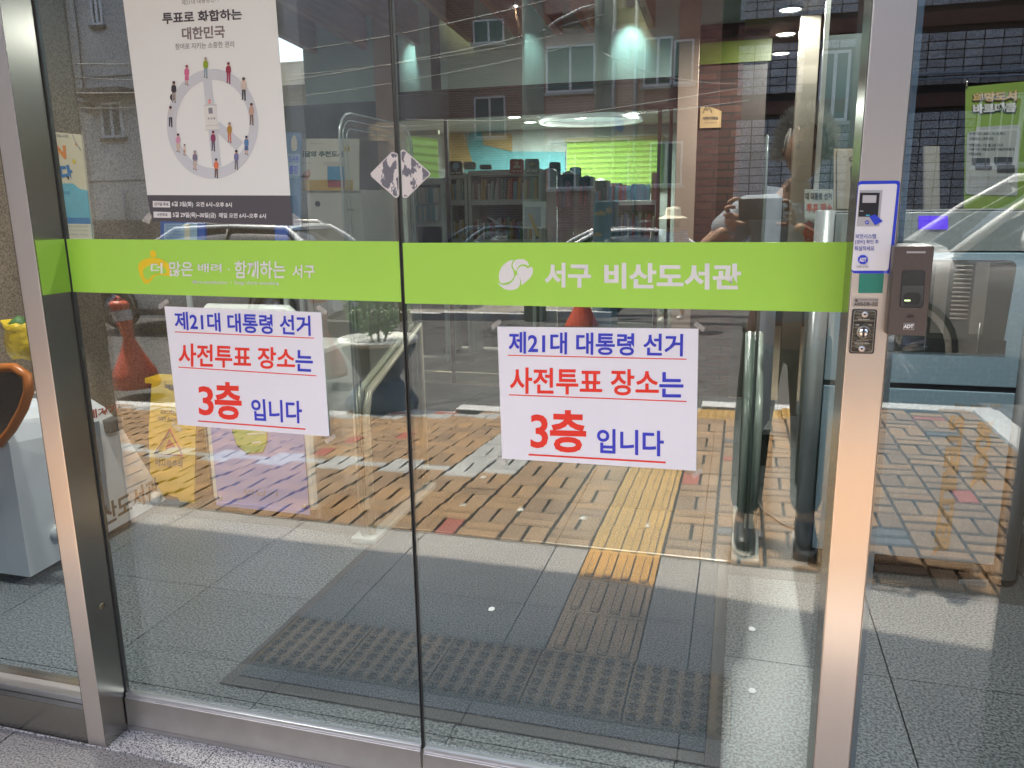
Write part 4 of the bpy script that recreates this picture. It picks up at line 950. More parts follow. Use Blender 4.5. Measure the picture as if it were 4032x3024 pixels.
MB().lathe([(.035, 0), (.035, .004), (0, .004)], D(2398, 828, 6.59)[0], 6.591, D(2398, 828, 6.59)[1], 18, 'y').build('balloon', cl, r)
plm = mat('yellow_flowers', (.5, .42, .04), .7, var=.4, vs=40)

# ================================================================== LOBBY THINGS
# kiosk with the monthly book poster
YK = 3.1
cream = mat('kiosk_cream', (.40, .385, .35), .45, var=.03); whp = mat('poster_cream', (.52, .50, .42), .6, var=.02)
r = thing('book_kiosk', 'cream cabinet with a round lock carrying the recommended books poster', 'cabinet', (D(1290, 950, YK)[0], YK, 0))
x0, zt = D(1150, 752, YK); x1 = D(1422, 752, YK)[0]
MB().box(x0, x1, YK, YK + .5, 0, zt, .006).build('body', cream, r)
MB().box(x0 + .10, x0 + .103, YK - .002, YK, .1, zt - .03).build('door_gap', shd, r)
x, z = D(1252, 802, YK); MB().lathe([(.018, 0), (.018, -.006), (.010, -.007), (0, -.007)], x, YK, z, 20, 'y').build('lock', mat('dark_metal', (.06, .06, .06), .3, .8), r)
x, z = D(1382, 825, YK); MB().box(x - .02, x + .02, YK - .012, YK, z - .004, z + .004, .002).build('handle', chrome, r)
r = thing('book_poster', 'cream poster of the books of the month with a yellow May tab', 'poster', (D(1290, 752, YK)[0], YK - .01, zt))
slab(rq(YK - .02, 1168, 546, 1412, 752), .012, 'board', whp, r)
slab(rq(YK - .024, 1186, 708, 1390, 750), .002, 'band', mat('poster_mustard', (.42, .26, .03), .6), r)
slab(rq(YK - .024, 1289, 655, 1358, 725), .003, 'cover_print', mat('cover_blue', (.04, .20, .36), .5), r); slab(rq(YK - .026, 1292, 712, 1355, 738), .003, 'cover_print', mat('cover_red', (.28, .04, .04), .5), r)
slab(rq(YK - .024, 1355, 574, 1378, 597), .002, 'month_tab', mat('tab_yellow', (.55, .40, .03), .5), r); text('5월', rq(YK - .026, 1359, 580, 1374, 591), blackp, r, .02)
text('이달의 추천도서', rq(YK - .022, 1175, 594, 1352, 619), mat('deep_green_print', (.03, .08, .05), .6), r, .05)
text('책 읽는 서구인', rq(YK - .022, 1220, 561, 1275, 569), greyp, r, .0)
text('[ 일반도서 ]', rq(YK - .022, 1185, 640, 1225, 646), greyp, r, .01); text('[ 어린이도서 ]', rq(YK - .022, 1276, 638, 1352, 645), greyp, r, .01); text('(Monthly Picture Wishes)', rq(YK - .022, 1276, 647, 1352, 653), greyp, r, .0)
blob([(1190, 690), (1205, 672), (1218, 668), (1222, 690), (1212, 706), (1195, 705)], YK - .022, mat('peach_print', (.4, .2, .15), .6), r, 'picture')
r = thing('bankbook_sign', 'narrow blue standing sign about the library passbook left of the cream poster', 'standing sign', (D(1160, 900, 3.0)[0], 3.0, 0))
slab(rq(3.0, 1128, 522, 1182, 905), .02, 'panel', mat('panel_blue', (.10, .20, .36), .5), r); slab(rq(2.997, 1134, 606, 1180, 700), .002, 'panel_print', mat('panel_pale', (.25, .38, .50), .5), r)
text('도서관', rq(2.995, 1136, 614, 1176, 640), bluep, r, .03); text('통장', rq(2.995, 1138, 652, 1174, 686), bluep, r, .03)
blob([(1148, 548), (1158, 532), (1168, 548), (1170, 575), (1166, 592), (1150, 592), (1146, 570)], 2.995, mat('print_cream', (.5, .47, .4), .5), r, 'print')
x, z = D(1155, 905, 3.0); MB().box(x - .15, x + .15, 2.93, 3.12, 0, .015).box(x - .012, x + .012, 3.03, 3.05, .015, z + .2).build('stand', shg, r)
# festival banner at the left
YB = 1.75
r = thing('festival_banner', 'cream and blue ON banner with a wave against the dark left wall', 'banner', (D(260, 900, YB)[0], YB, 0))
slab(dq(YB, (60, 505), (318, 530), (372, 1000), (90, 1000)), .012, 'panel', mat('banner_cream', (.50, .44, .34), .6, var=.02), r)
wave = [(60, 735), (150, 742), (215, 742), (250, 722), (285, 722), (315, 745), (343, 750), (372, 1000), (90, 1000)]
MB().prism([D(u, v, YB - .004) for u, v in wave], YB - .004, YB - .001, 'y').build('wave', mat('banner_blue', (.10, .32, .42), .6), r)
og = mat('banner_orange', (.55, .18, .04), .6); bb = mat('banner_navy', (.03, .15, .38), .6)
text('ON', dq(YB - .003, (168, 566), (258, 572), (262, 626), (176, 622)), og, r, .06)
text('켜다', dq(YB - .003, (172, 645), (280, 650), (290, 705), (190, 725)), bb, r, .06)
text('문화가 있는 날 활성화 지원 사업', dq(YB - .003, (90, 520), (266, 530), (268, 543), (96, 532)), greyp, r, .02)
text('지금은 온 가족 모집', dq(YB - .006, (150, 748), (272, 752), (274, 765), (156, 760)), bb, r, .01)
slab(dq(YB - .006, (222, 856), (352, 858), (356, 882), (226, 880)), .002, 'stripe', mat('banner_stripe', (.03, .14, .33), .6), r)
slab(dq(YB - .006, (226, 880), (356, 882), (364, 945), (234, 940)), .002, 'text_panel', whp, r)
for k, s in enumerate(('서류는 방문하여', '(문화가 있는 날 참여신청서)', '자세한 사항')): text(s, dq(YB - .0085, (250 + k * 6, 886 + 16 * k), (345, 888 + 16 * k), (347, 897 + 16 * k), (252 + k * 6, 895 + 16 * k)), greyp, r, .0)
blob([(285, 634), (292, 626), (298, 636), (290, 646)], YB - .003, MATS['tab_yellow'], r, 'flower'); blob([(294, 566), (299, 562), (304, 568), (298, 574)], YB - .003, og, r, 'flower')
MB().tube([(D(u, v, YB - .004)[0], YB - .004, D(u, v, YB - .004)[1]) for u, v in ((284, 530), (292, 548), (302, 568), (318, 590))], .002, 5).build('stem_print', greyp, r)
x, z = D(240, 1000, YB); MB().box(x - .02, x + .02, YB + .013, YB + .03, 0, z + .5).box(x - .25, x + .25, YB - .1, YB + .12, 0, .02).build('stand', shg, r)
# umbrella drip machine
wbody = mat('machine_white', (.74, .75, .77), .3, var=.02, coat=.3); orange = mat('machine_orange', (.42, .12, .02), .35, var=.03)
r = thing('umbrella_dryer', 'white umbrella dryer with an orange-rimmed slot at the left wall', 'umbrella dryer', (-2.95, 1.1, 0))
sec = [(.56, .16), (.70, .02), (1.62, .02), (1.66, .10), (1.66, .56), (1.50, .60), (.80, .72), (.50, .74), (.40, .66), (.40, .50)]
fy = .62
lf = [(-2.60, .04), (-2.78, .04), (-2.83, .22), (-2.87, .33), (-2.95, .39), (-3.40, .43), (-3.40, .74), (-2.76, .745), (-2.68, .72), (-2.62, .66), (-2.60, .58)]
mbd = MB().prism(lf, fy, 1.50, 'y')
mbd.v = [(x - .07 if y > 1.4 else x, 1.5 - z / .62 * .28 if y > 1.4 else y, z * .86 if y > 1.4 else z) for x, y, z in mbd.v]; mbd.build('body', wbody, r)
sx_f = lambda y, k=.003: -2.60 - .07 * (y - .62) / .80 + k
MB().box(-2.85, -2.68, .70, 1.40, .0, .05).build('base', alu_dk, r)
MB().add([(sx_f(.80), .80, .12), (sx_f(1.10), 1.10, .12), (sx_f(1.10), 1.10, .54), (sx_f(.80), .80, .56)], [(0, 1, 2, 3)]).build('side_panel', mat('panel_slate', (.20, .25, .30), .4), r)
# orange loop on the face towards the door and the side
for yy0 in (.612,):
    lo_ = [D(u, v, .61) for u, v in ((-120, 1600), (-95, 1490), (-20, 1450), (55, 1448), (105, 1480), (112, 1540), (90, 1610), (45, 1690), (0, 1745), (-60, 1750), (-110, 1690))]
    MB().tube([(a, yy0, b) for a, b in lo_], .018, 8, closed=True).build('slot_rim', orange, r)
    MB().prism(lo_, yy0 + .001, yy0 + .004, 'y').build('slot', mat('slot_dark', (.07, .055, .045), .5), r)
def side_text(s, y0, y1, za, zb, m, slope, bold=.03):
    a, b = sx_f(y0, .006), sx_f(y1, .006); text(s, [(a, y0, zb), (b, y1, zb + slope), (b, y1, za + slope), (a, y0, za)], m, r, bold)
side_text('비산도서관', .94, 1.44, .07, .17, blackp, .0)
side_text('빗물제거기', .90, 1.22, .575, .615, mat('machine_red', (.45, .05, .03), .4), -.03)
for yy0, zz in ((.78, .16), (1.40, .07)): MB().lathe([(.035, 0), (.035, .02), (.02, .03), (0, .03)], sx_f(yy0, 0), yy0, zz, 18, 'x').build('knob', mat('knob_grey', (.5, .5, .5), .4), r)
MB().box(-2.68, -2.62, 1.14, 1.22, .47, .53, .008).build('latch', mat('latch_grey', (.08, .085, .09), .4), r)
o_ = MB()
random.seed(3)
pts = [( -3.12 + .09 * cos(a * .9), .85 + .05 * sin(a * 1.3), .76 + a * .016) for a in range(14)]
bagm = mat('yellow_plastic', (.62, .42, .03), .35, var=.15, vs=30, bump=.6, bs=25, bd=.02)
bg_ = thing('yellow_bag', 'crumpled yellow plastic bag standing on the white umbrella dryer', 'bag', (-3.05, .9, .74))
bq_ = MB().lathe([(.04, 0), (.055, .03), (.05, .08), (.055, .12), (.065, .15), (.058, .152), (.05, .12), (0, .11)], D(98, 1410, .9)[0], .9, D(98, 1415, .9)[1], 11)
bq_.v = [(x + random.uniform(-.013, .013), y + random.uniform(-.013, .013), z + random.uniform(-.012, .012)) for x, y, z in bq_.v]; bq_.build('pouch', bagm, bg_)
MB().lathe([(0, 0), (.035, .01), (.04, .03), (.02, .05), (0, .06)], D(98, 1410, .9)[0], .9, D(98, 1415, .9)[1] + .12, 8).build('contents', mat('leaf_green', (.05, .12, .03), .6, var=.4), bg_)
# wet floor sign
yw = mat('sign_yellow', (.78, .50, .03), .4, var=.04)
r = thing('wet_floor_sign', 'yellow folding wet floor sign between the dryer and the drop box', 'floor sign', (-2.65, 1.55, 0))
def wp(u, v, y): x, z = D(u, v, y); return (x, z)
front = [(598, 1497), (770, 1500), (764, 1960), (768, 1990), (715, 1988), (700, 1960), (655, 1945), (640, 1955), (622, 1975), (596, 1972), (585, 1700)]
MB().prism([wp(u, v, 1.55) for u, v in [(598, 1497), (645, 1497), (648, 1530), (665, 1540), (740, 1540), (748, 1500), (775, 1500)] + front[2:]], 1.55, 1.562, 'y').build('front_leaf', yw, r)
MB().box(-2.80, -2.55, 1.66, 1.672, .02, .62).build('rear_leaf', yw, r); MB().box(-2.78, -2.56, 1.56, 1.665, .60, .625).build('hinge', yw, r)
wc = mat('warn_red', (.45, .05, .04), .5); gb = mat('print_brown', (.12, .09, .05), .5)
tri = [(670, 1690), (720, 1795), (610, 1785)]
def wpt(p, k=1): return (D(*p, 1.547)[0], 1.547, D(*p, 1.547)[1])
MB().tube([wpt(p) for p in tri], .009, 4, closed=True).build('triangle', wc, r)
blob([(660, 1740), (668, 1728), (676, 1742), (690, 1760), (668, 1764), (652, 1770)], 1.547, wc, r, 'falling_figure')
text('CAUTION', dq(1.547, (632, 1614), (712, 1620), (712, 1634), (632, 1628)), gb, r, .03); text('WET FLOOR', dq(1.547, (620, 1640), (712, 1646), (712, 1660), (620, 1654)), gb, r, .03)
text('미끄럼주의', dq(1.547, (612, 1806), (718, 1812), (718, 1842), (612, 1834)), gb, r, .03)
# lavender drop box on castors
YX = 1.46
lav = mat('lavender_panel', (.36, .36, .74), .4, var=.02); bxw = mat('box_white', (.80, .81, .76), .35, var=.02, coat=.2)
r = thing('drop_box', 'lavender and cream book drop box on castors with a rounded top handle', 'book drop box', (-2.1, YX, 0))
x0, x1 = -2.385, -1.815; zt = D(960, 1690, YX)[1]
MB().box(x0, x1, YX, YX + .45, .055, .80, .025).build('body', bxw, r)
MB().box(x0 + .035, x1 - .045, YX - .008, YX + .001, .05, .78, .003).build('front_panel', lav, r)
MB().box(x0 + .03, x1 - .04, YX - .012, YX + .0, .045, .065).build('kick_plate', lav, r)
MB().tube([(x0 + .03, YX + .02, .78), (x0 + .03, YX + .02, .95), (x0 + .07, YX + .02, .985), (x1 - .09, YX + .02, .985), (x1 - .03, YX + .02, .93), (x1 - .03, YX + .02, .78)], .026, 10).build('handle_frame', bxw, r)
MB().box(x0 + .05, x1 - .05, YX + .03, YX + .05, .80, .965).build('window_panel', acryl, r)
for a, b in ((x0 + .055, .085), (x1 - .065, .085)): MB().lathe([(.011, 0), (.011, -.004), (.006, -.008), (0, -.008)], a, YX - .008, b, 16, 'y').build('screw', chrome, r)
for a in (x0 + .12, x1 - .03):
    for b in (YX + .06, YX + .38): MB().lathe([(.001, -.012), (.022, -.012), (.025, 0), (.022, .012), (.001, .012)], a, b, .025, 14, 'x').build('castor', mat('castor_grey', (.35, .35, .34), .4), r)
slab(dq(YX - .009, (962, 1930), (1092, 1936), (1092, 1954), (962, 1948)), .001, 'label_plate', lav, r)
text('반납기', dq(YX - .0095, (962, 1925), (1094, 1935), (1092, 1955), (962, 1948)), mat('tan_print', (.30, .22, .2), .5), r, .01)
grn = mat('lime_print', (.38, .52, .08), .5, var=.04); outl_ = mat('brown_outline', (.16, .11, .05), .5)
bodyp = [(910, 1600), (914, 1700), (930, 1752), (972, 1788), (1036, 1782), (1052, 1745), (1056, 1600)]
MB().add([(D(u, v, YX - .0100)[0], YX - .0100, D(u, v, YX - .0100)[1]) for u, v in bodyp], [tuple(range(len(bodyp)))]).build('book_print', outl_, r)
b2 = shrink(bodyp, .955); MB().add([(D(u, v, YX - .0106)[0], YX - .0106, D(u, v, YX - .0106)[1]) for u, v in b2], [tuple(range(len(b2)))]).build('book_print', grn, r)
for q in (((972, 1706), (1046, 1702), (1046, 1708), (974, 1712)), ((990, 1740), (1028, 1737), (1028, 1743), (992, 1746))): slab(dq(YX - .0116, *q), .0004, 'page_line', bxw, r)
# second lavender-framed boards seen above the band
for (a, b, c, d), lb in (((632, 868, 806, 950), 'blue framed notice board under the election poster, left one'), ((1082, 886, 1132, 950), 'narrow purple notice strip under the right end of the election poster')):
    r = thing('notice_board', lb, 'notice board', (D(a, d, 2.2)[0], 2.2, 0)); slab(rq(2.2, a, b, c, d + 60), .02, 'frame', mat('board_blue', (.07, .12, .40), .5), r)
    if c - a > 100:
        slab(rq(2.195, a + 14, b + 12, c - 30, d + 50), .002, 'sheet', mat('board_sheet', (.30, .42, .55), .5), r); slab(rq(2.192, a + 94, b + 14, a + 116, d + 50), .002, 'sheet', whp, r)
        for k in range(5): text('이용안내 및 주의사항 참고', rq(2.192, a + 20, b + 17 + 12 * k, a + 88 - 6 * (k % 3), b + 23 + 12 * k), bluep, r, .0)
    x, z = D((a + c) / 2, d + 60, 2.2); MB().box(x - .012, x + .012, 2.21, 2.23, 0, z + .05).build('leg', shg, r)
# security gates
def gate(x, y0, y1, zt, label, rail_m, flip=1):
    r = thing('security_gate', label, 'security gate', (x, (y0 + y1) / 2, 0))
    rad = .10; out = [(y0, .04), (y0, zt - rad)] + [(y0 + rad - rad * cos(t), zt - rad + rad * sin(t)) for t in (.4, .8, 1.2, 1.57)] + [(y1 - rad, zt)] + [(y1 - rad + rad * sin(t), zt - rad + rad * cos(t)) for t in (.4, .8, 1.2, 1.57)] + [(y1, .04)]
    MB().prism(out, x - .006, x + .006, 'x').build('acrylic_panel', acryl, r)
    for k in (0, .028, .06):
        ins = [(y0 + k, .04), (y0 + k, zt - rad)] + [(y0 + rad - (rad - k) * cos(t), zt - rad + (rad - k) * sin(t)) for t in (.4, .8, 1.2, 1.57)] + [(y1 - rad, zt - k)] + [(y1 - rad + (rad - k) * sin(t), zt - rad + (rad - k) * cos(t)) for t in (.4, .8, 1.2, 1.57)] + [(y1 - k, .04)]
        MB().tube([(x, a, b) for a, b in ins], .0026 if k else .0045, 6).build('edge_line', mat('edge_grey', (.26, .29, .29), .3, .3), r)
    # lower antenna loop with the sloping top
    for s in (-1, 1):
        MB().tube([(x + s * .021, y0 + .05, .03), (x + s * .021, y0 + .05, .56), (x + s * .021, y0 + .09, .66), (x + s * .021, y1 - .05, .86), (x + s * .021, y1 - .04, .05)], .017, 10).build('antenna_rail', rail_m, r)
    MB().prism([(y0 + .06, .03), (y0 + .06, .58), (y0 + .10, .66), (y1 - .06, .85), (y1 - .05, .03)], x - .004, x + .004, 'x').build('antenna_core', mat('core_slate', (.045, .055, .065), .4), r)
    MB().box(x - .055, x + .055, y0 - .01, y1 + .02, .001, .032, .008).build('foot_plate', mat('foot_pale', (.42, .45, .44), .4), r)
    MB().box(x - .012, x + .026, y0 + .028, y0 + .031, .15, .21).build('rating_label', whp, r)
cr_ = mat('gate_cream', (.52, .47, .36), .35, .1, .03); sg_ = mat('gate_sage', (.34, .38, .34), .35, .1, .03)
gate(-1.515, 1.30, 2.02, 1.79, 'clear acrylic security gate with cream rails, left of the mat', cr_)
gate(.075, 1.48, 2.05, 1.66, 'clear acrylic security gate with sage rails, right of the mat', sg_)
# columns and standing boards by the right gate
cx0 = D(3140, 300, 3.95)[0]; o = MB().box(cx0, cx0 + .12, 3.95, 4.07, 0, 2.56, .004).build('steel_column', mat('column_steel', (.30, .265, .22), .32, .8, .05, aniso=.7)); tag(o, 'slim beige steel column between the right gate and the book machine', 'column')
o = MB().box(.325, .345, 2.55, 2.60, 0, 2.5).build('glass_rail_post', mat('slim_post', (.35, .36, .33), .35, .6)); tag(o, 'thin grey rail post in front of the corridor', 'post')
r = thing('voting_banner', 'tall white voting notice banner half hidden by the right door post', 'banner', (D(3220, 1000, 2.35)[0], 2.35, 0))
YV = 2.35
slab(rq(YV, 3168, 745, 3292, 1700), .01, 'panel', mat('banner_grey', (.36, .40, .38), .6), r)
text('대 대통령 선거', rq(YV - .004, 3172, 758, 3274, 786), blackp, r, .02); text('투표 장소', rq(YV - .004, 3176, 800, 3278, 838), mat('dull_red', (.45, .10, .07), .5), r, .03)
text('층', rq(YV - .004, 3162, 868, 3206, 960), MATS['dull_red'], r, .05)
r = thing('info_banner', 'narrow pale information banner seen edge-on behind the right gate', 'banner', (.18, 2.8, 0))
MB().add([(.10, 2.55, .18), (.20, 3.15, .18), (.20, 3.15, 1.5), (.10, 2.55, 1.5), (.11, 2.55, .18), (.21, 3.15, .18), (.21, 3.15, 1.5), (.11, 2.55, 1.5)], [(0, 1, 2, 3), (7, 6, 5, 4), (0, 4, 5, 1), (3, 2, 6, 7), (0, 3, 7, 4), (1, 5, 6, 2)]).build('panel', mat('banner_lilac', (.30, .33, .40), .6), r)
MB().box(.10, .22, 2.8, 2.9, 0, .18).build('stand', alu_dk, r)
o = MB().box(.40, .62, 3.3, 3.36, .0, 2.3).build('dark_door', mat('door_teal', (.03, .05, .05), .3)); tag(o, 'dark teal door leaf standing open beyond the machine', 'door')
# water dispenser behind the post
YD = 2.05
disp = mat('dispenser_champagne', (.45, .40, .32), .35, .3, .03)
r = thing('water_dispenser', 'champagne wall dispenser with a dark tap bay left of the green banner', 'water dispenser', (D(3330, 830, YD)[0], YD, .9))
slab(rq(YD, 3284, 585, 3398, 832), .03, 'frame', disp, r); slab(rq(YD - .012, 3296, 594, 3390, 822), .012, 'face', mat('dispenser_face', (.36, .33, .28), .4, .2, .03), r)
slab(rq(YD - .016, 3350, 655, 3392, 800), .004, 'tap_bay', blackp, r); slab(rq(YD - .020, 3356, 668, 3372, 695), .004, 'display', mat('display_grey', (.2, .2, .22), .3), r)
MB().tube([(D(3353 + 8 * cos(a), 626 + 7 * sin(a), YD - .014)[0], YD - .014, D(3353 + 8 * cos(a), 626 + 7 * sin(a), YD - .014)[1]) for a in [.7 + k * .45 for k in range(11)]], .0016, 5).build('c_mark', blackp, r)
slab(rq(YD, 3640, 575, 3700, 832), .03, 'side_panel', mat('dispenser_sand', (.20, .19, .16), .5), r)
# book steriliser
YS = 1.53
sb = mat('steriliser_blue', (.15, .24, .31), .25, var=.06, vs=90, coat=.4); sgm = mat('steriliser_grey', (.42, .44, .46), .3, .4, .03); sdk = mat('steriliser_dark', (.05, .055, .06), .35, .3)
def pat(name, base, lite):
    m = bpy.data.materials.new(name); m.use_nodes = True; MATS[name] = m
    n = m.node_tree.nodes; l = m.node_tree.links; p = n['Principled BSDF']; ge = n.new('ShaderNodeNewGeometry'); mp = n.new('ShaderNodeMapping'); mp.inputs['Scale'].default_value = (55, 55, 55); l.new(ge.outputs[0], mp.inputs[0])
    v = n.new('ShaderNodeTexVoronoi'); v.feature = 'DISTANCE_TO_EDGE'; v.inputs['Scale'].default_value = 1; v.inputs['Randomness'].default_value = .35; l.new(mp.outputs[0], v.inputs[0])
    rp = n.new('ShaderNodeValToRGB'); rp.color_ramp.elements[0].color = (*lite, 1); rp.color_ramp.elements[1].position = .06; rp.color_ramp.elements[1].color = (*base, 1); l.new(v.outputs[0], rp.inputs[0]); l.new(rp.outputs[0], p.inputs['Base Color'])
    p.inputs['Roughness'].default_value = .3; p.inputs['Coat Weight'].default_value = .5; return m
sb = pat('steriliser_glass', (.27, .38, .46), (.34, .45, .53))
r = thing('book_steriliser', 'blue-grey book steriliser cabinet right of the steel post', 'book steriliser', (.64, YS + .25, 0))
XL, XR = .275, 1.02
MB().box(XL + .04, XR - .04, YS + .02, YS + .52, .07, 1.385).build('body', sdk, r)
MB().tube([(XL + .015, YS + .01, .03), (XL + .015, YS + .01, 1.39)], .034, 16).build('left_column', sgm, r); MB().tube([(XR - .01, YS + .03, .03), (XR - .01, YS + .03, 1.39)], .040, 16).build('right_column', sgm, r)
x0, x1 = XL + .05, XR - .055
MB().box(x0, x1, YS - .004, YS + .02, 1.245, 1.38, .002).build('control_panel', mat('panel_grey', (.22, .25, .255), .35, var=.1, vs=60), r)
MB().box(x0, x1, YS - .006, YS + .02, .765, 1.24, .003).build('door', sb, r)
MB().box(x0, x1, YS - .006, YS + .02, .085, .745, .003).build('lower_door', sb, r)
MB().box(x0 + .0, x1, YS + .0, YS + .02, .745, .765).build('gap', blackp, r)
wz0, wz1 = .885, 1.215
MB().prism([(p.x, p.y) for p in rnd([(x0 + .10, wz1), (x1 - .045, wz1), (x1 - .06, wz0), (x0 + .10, wz0)], .03)], YS - .0075, YS - .0065, 'y').build('window', mat('window_dark', (.05, .055, .05), .08, coat=1), r)
rk = mat('rack_wire', (.22, .20, .17), .4, .3)
for cxk in (x0 + .17, x0 + .30, x0 + .43):
    for j in range(15):
        z = wz1 - .02 - j * .0155
        if cxk > x0 + .4 and j > 12: continue
        MB().tube([(cxk - .028, YS - .009, z), (cxk + .028, YS - .009, z - .001)], .0036, 5).build('rack_slot', rk, r) if j % 1 == 0 else None
for cxk in (x0 + .235, x0 + .365, x0 + .49): MB().box(cxk - .022, cxk + .022, YS - .0085, YS - .0078, wz0 + .07, wz1 - .008).build('back_plate', mat('plate_taupe', (.15, .14, .125), .4), r)
for cxk in (x0 + .13, x0 + .33, x0 + .50): MB().tube([(cxk, YS - .01, wz0 + .005), (cxk, YS - .01, wz0 + .11)], .002, 5).build('book_wire', mat('wire_bright', (.5, .5, .48), .3, .8), r)
MB().box(x0 + .085, x1 - .05, YS - .010, YS - .0082, wz0 + .002, wz0 + .05).build('tray', mat('tray_dark', (.02, .022, .024), .4), r)
slab(rq(YS - .008, 3617, 850, 3733, 903), .003, 'display', mat('violet_display', (.06, .02, .45), .3, var=.03, emit=(.09, .03, .6), es=.25), r)
tanp = mat('sand_print', (.36, .27, .16), .5)
def vtext(s, u0, v0, u1, v1, m):   # lettering turned a quarter clockwise, reading downwards
    a, b, c, d = dq(YS - .0085, (u0, v0), (u1, v0), (u1 - (v1 - v0) * .12, v1), (u0 - (v1 - v0) * .12, v1))
    text(s, [b, c, d, a], m, r, .05)
vtext('STERILIZER', 3738, 1636, 3800, 2184, tanp)
vtext('BOOK', 3850, 1660, 3912, 1920, tanp)
text('For your life', rq(YS - .0085, 3760, 1588, 3942, 1608), tanp, r, .02)
slab(rq(YS - .0085, 3776, 2282, 3892, 2308), .0006, 'rating_label', mat('label_grey', (.36, .40, .42), .5), r); text('BOOK STERILIZER SAFETY LABEL', rq(YS - .0095, 3782, 2288, 3886, 2300), greyp, r, .0)
for a in (x0 + .05, x1 - .04):
    for b in (YS + .05, YS + .42):
        MB().lathe([(.001, -.014), (.027, -.014), (.030, 0), (.027, .014), (.001, .014)], a, b, .030, 16, 'x').build('castor', MATS['castor_grey'], r); MB().box(a - .018, a + .018, b - .012, b + .012, .045, .07).build('castor_fork', MATS['castor_grey'], r)
MB().box(XL + .105, XL + .118, YS - .009, YS - .0061, .95, 1.05, .004).build('handle_slot', blackp, r)
# cable on the floor
c_ = MB().tube([(.10, 2.4, .006), (.16, 2.1, .006), (.24, 1.95, .006), (.30, 1.9, .006)], .005, 6).build('power_cable', mat('cable_grey', (.35, .35, .34), .5)); tag(c_, 'pale power cable looping over the floor beside the book steriliser', 'cable')
# banner on the right
YG = 2.5
r = thing('loan_banner', 'green and grey instant loan banner hung above the book steriliser', 'banner', (D(3910, 820, YG)[0], YG, 1.3))
gm = mat('banner_green', (.16, .26, .03), .6, var=.03)
slab(dq(YG, (3803, 342), (4060, 318), (4050, 912), (3795, 912)), .006, 'panel', gm, r)
slab(dq(YG - .004, (3845, 500), (4015, 490), (4005, 770), (3806, 765)), .002, 'text_panel', mat('banner_stone', (.30, .32, .31), .6), r)
MB().prism([D(p.x, p.y, YG - .004) for p in rnd([(3808, 520), (4018, 505), (4000, 770), (3800, 765)], 16)], YG - .0055, YG - .0042, 'y').build('text_panel', MATS['banner_stone'], r)
go = mat('gold_print', (.42, .30, .12), .5); slv = mat('silver_print', (.48, .48, .47), .5)
yb2 = YG - .008
for dx, dy, m, yo in ((-3, 2, blackp, 0), (2, 3, blackp, .0002), (0, 0, None, -.001)):
    text('희망도서', dq(yb2 + yo, (3830 + dx, 367 + dy), (4004 + dx, 355 + dy), (4004 + dx, 396 + dy), (3830 + dx, 402 + dy)), m or go, r, .06)
    text('바로대출', dq(yb2 + yo, (3830 + dx, 410 + dy), (4002 + dx, 402 + dy), (4002 + dx, 440 + dy), (3832 + dx, 448 + dy)), m or slv, r, .06)
for k, s in enumerate(('운영기간 : 2022. 10. 4.(화)~', '이용대상 : 대구시민', '신청권수 : 1인 월 2권 이내', '대출기간 : 대출일 포함 15일(연장불가)', '이용방법 :')):
    text(s, rq(yb2, 3816, [520, 540, 565, 582, 600][k], [3960, 3912, 3948, 3995, 3870][k], [532, 552, 577, 594, 612][k]), blackp, r, .02)
for q in ((3828, 622, 3898, 650), (3914, 618, 3986, 646), (3840, 654, 3906, 668), (3926, 650, 3996, 680)):
    MB().prism([D(p.x, p.y, yb2) for p in rnd([(q[0], q[1]), (q[2], q[1]), (q[2], q[3]), (q[0], q[3])], 5)], yb2 - .001, yb2, 'y').build('button_print', blackp, r)
for k in range(5): text('- 비산도서관 : 서구 북비산로 12길  053-663-1234', rq(yb2, 3812, 692 + 14 * k, 3990 - 8 * (k % 2), 700 + 14 * k), greyp, r, .0)
for u, v in ((3806, 336), (4050, 318)): 
    x, z = D(u, v, YG); MB().tube([(x, YG - .01, z - .01), (x - .004, YG - .01, z + .03)], .004, 6).build('clip', chrome, r)
# plant by the machine at the right edge
leafm = mat('glossy_leaf', (.035, .13, .03), .35, var=.4, vs=20)
r = thing('floor_plant', 'low green fern on the floor at the right edge beside the steriliser', 'plant', (1.32, 2.0, 0))
mb = MB(); random.seed(11)
for k in range(60):
    a = random.uniform(0, 2 * pi); rd_ = random.uniform(.06, .26); h = random.uniform(.12, .34)
    p0 = Vector((1.32, 2.05, .12)); p1_ = p0 + Vector((cos(a) * rd_, sin(a) * rd_, h * .6)); t_ = p1_ + Vector((cos(a) * .05, sin(a) * .05, -.02)); s_ = Vector((-sin(a), cos(a), 0)) * .012
    mb.add([p0, p1_ - s_, t_, p1_ + s_], [(0, 1, 2, 3)])
mb.build('fronds', leafm, r); MB().lathe([(.08, 0), (.11, .13), (.10, .13), (0, .12)], 1.32, 2.05, 0, 18).build('pot', alu_dk, r)
# scraps on the floor
for u, v, lb in ((2962, 2478, 'small torn white paper scrap on the tiles right of the mat, farther one'), (2963, 2722, 'small torn white paper scrap on the tiles right of the mat, nearer one'), (1937, 2412, 'tiny white paper fleck lying on the dark mat')):
    d = RM @ Vector((u - CX, v - CY, FPX)); t = -CAM.z / d.z; p = CAM + d * t
    o = MB().prism([(p.x + a * .012, p.y + b * .014) for a, b in ((-.8, -.9), (.4, -1), (.9, -.1), (.5, .9), (-.5, 1), (-1, .2))], .0135 if p.x < 0 else .001, .015 if p.x < 0 else .0025, 'z').build('paper_scrap', white); tag(o, lb, 'paper scrap')
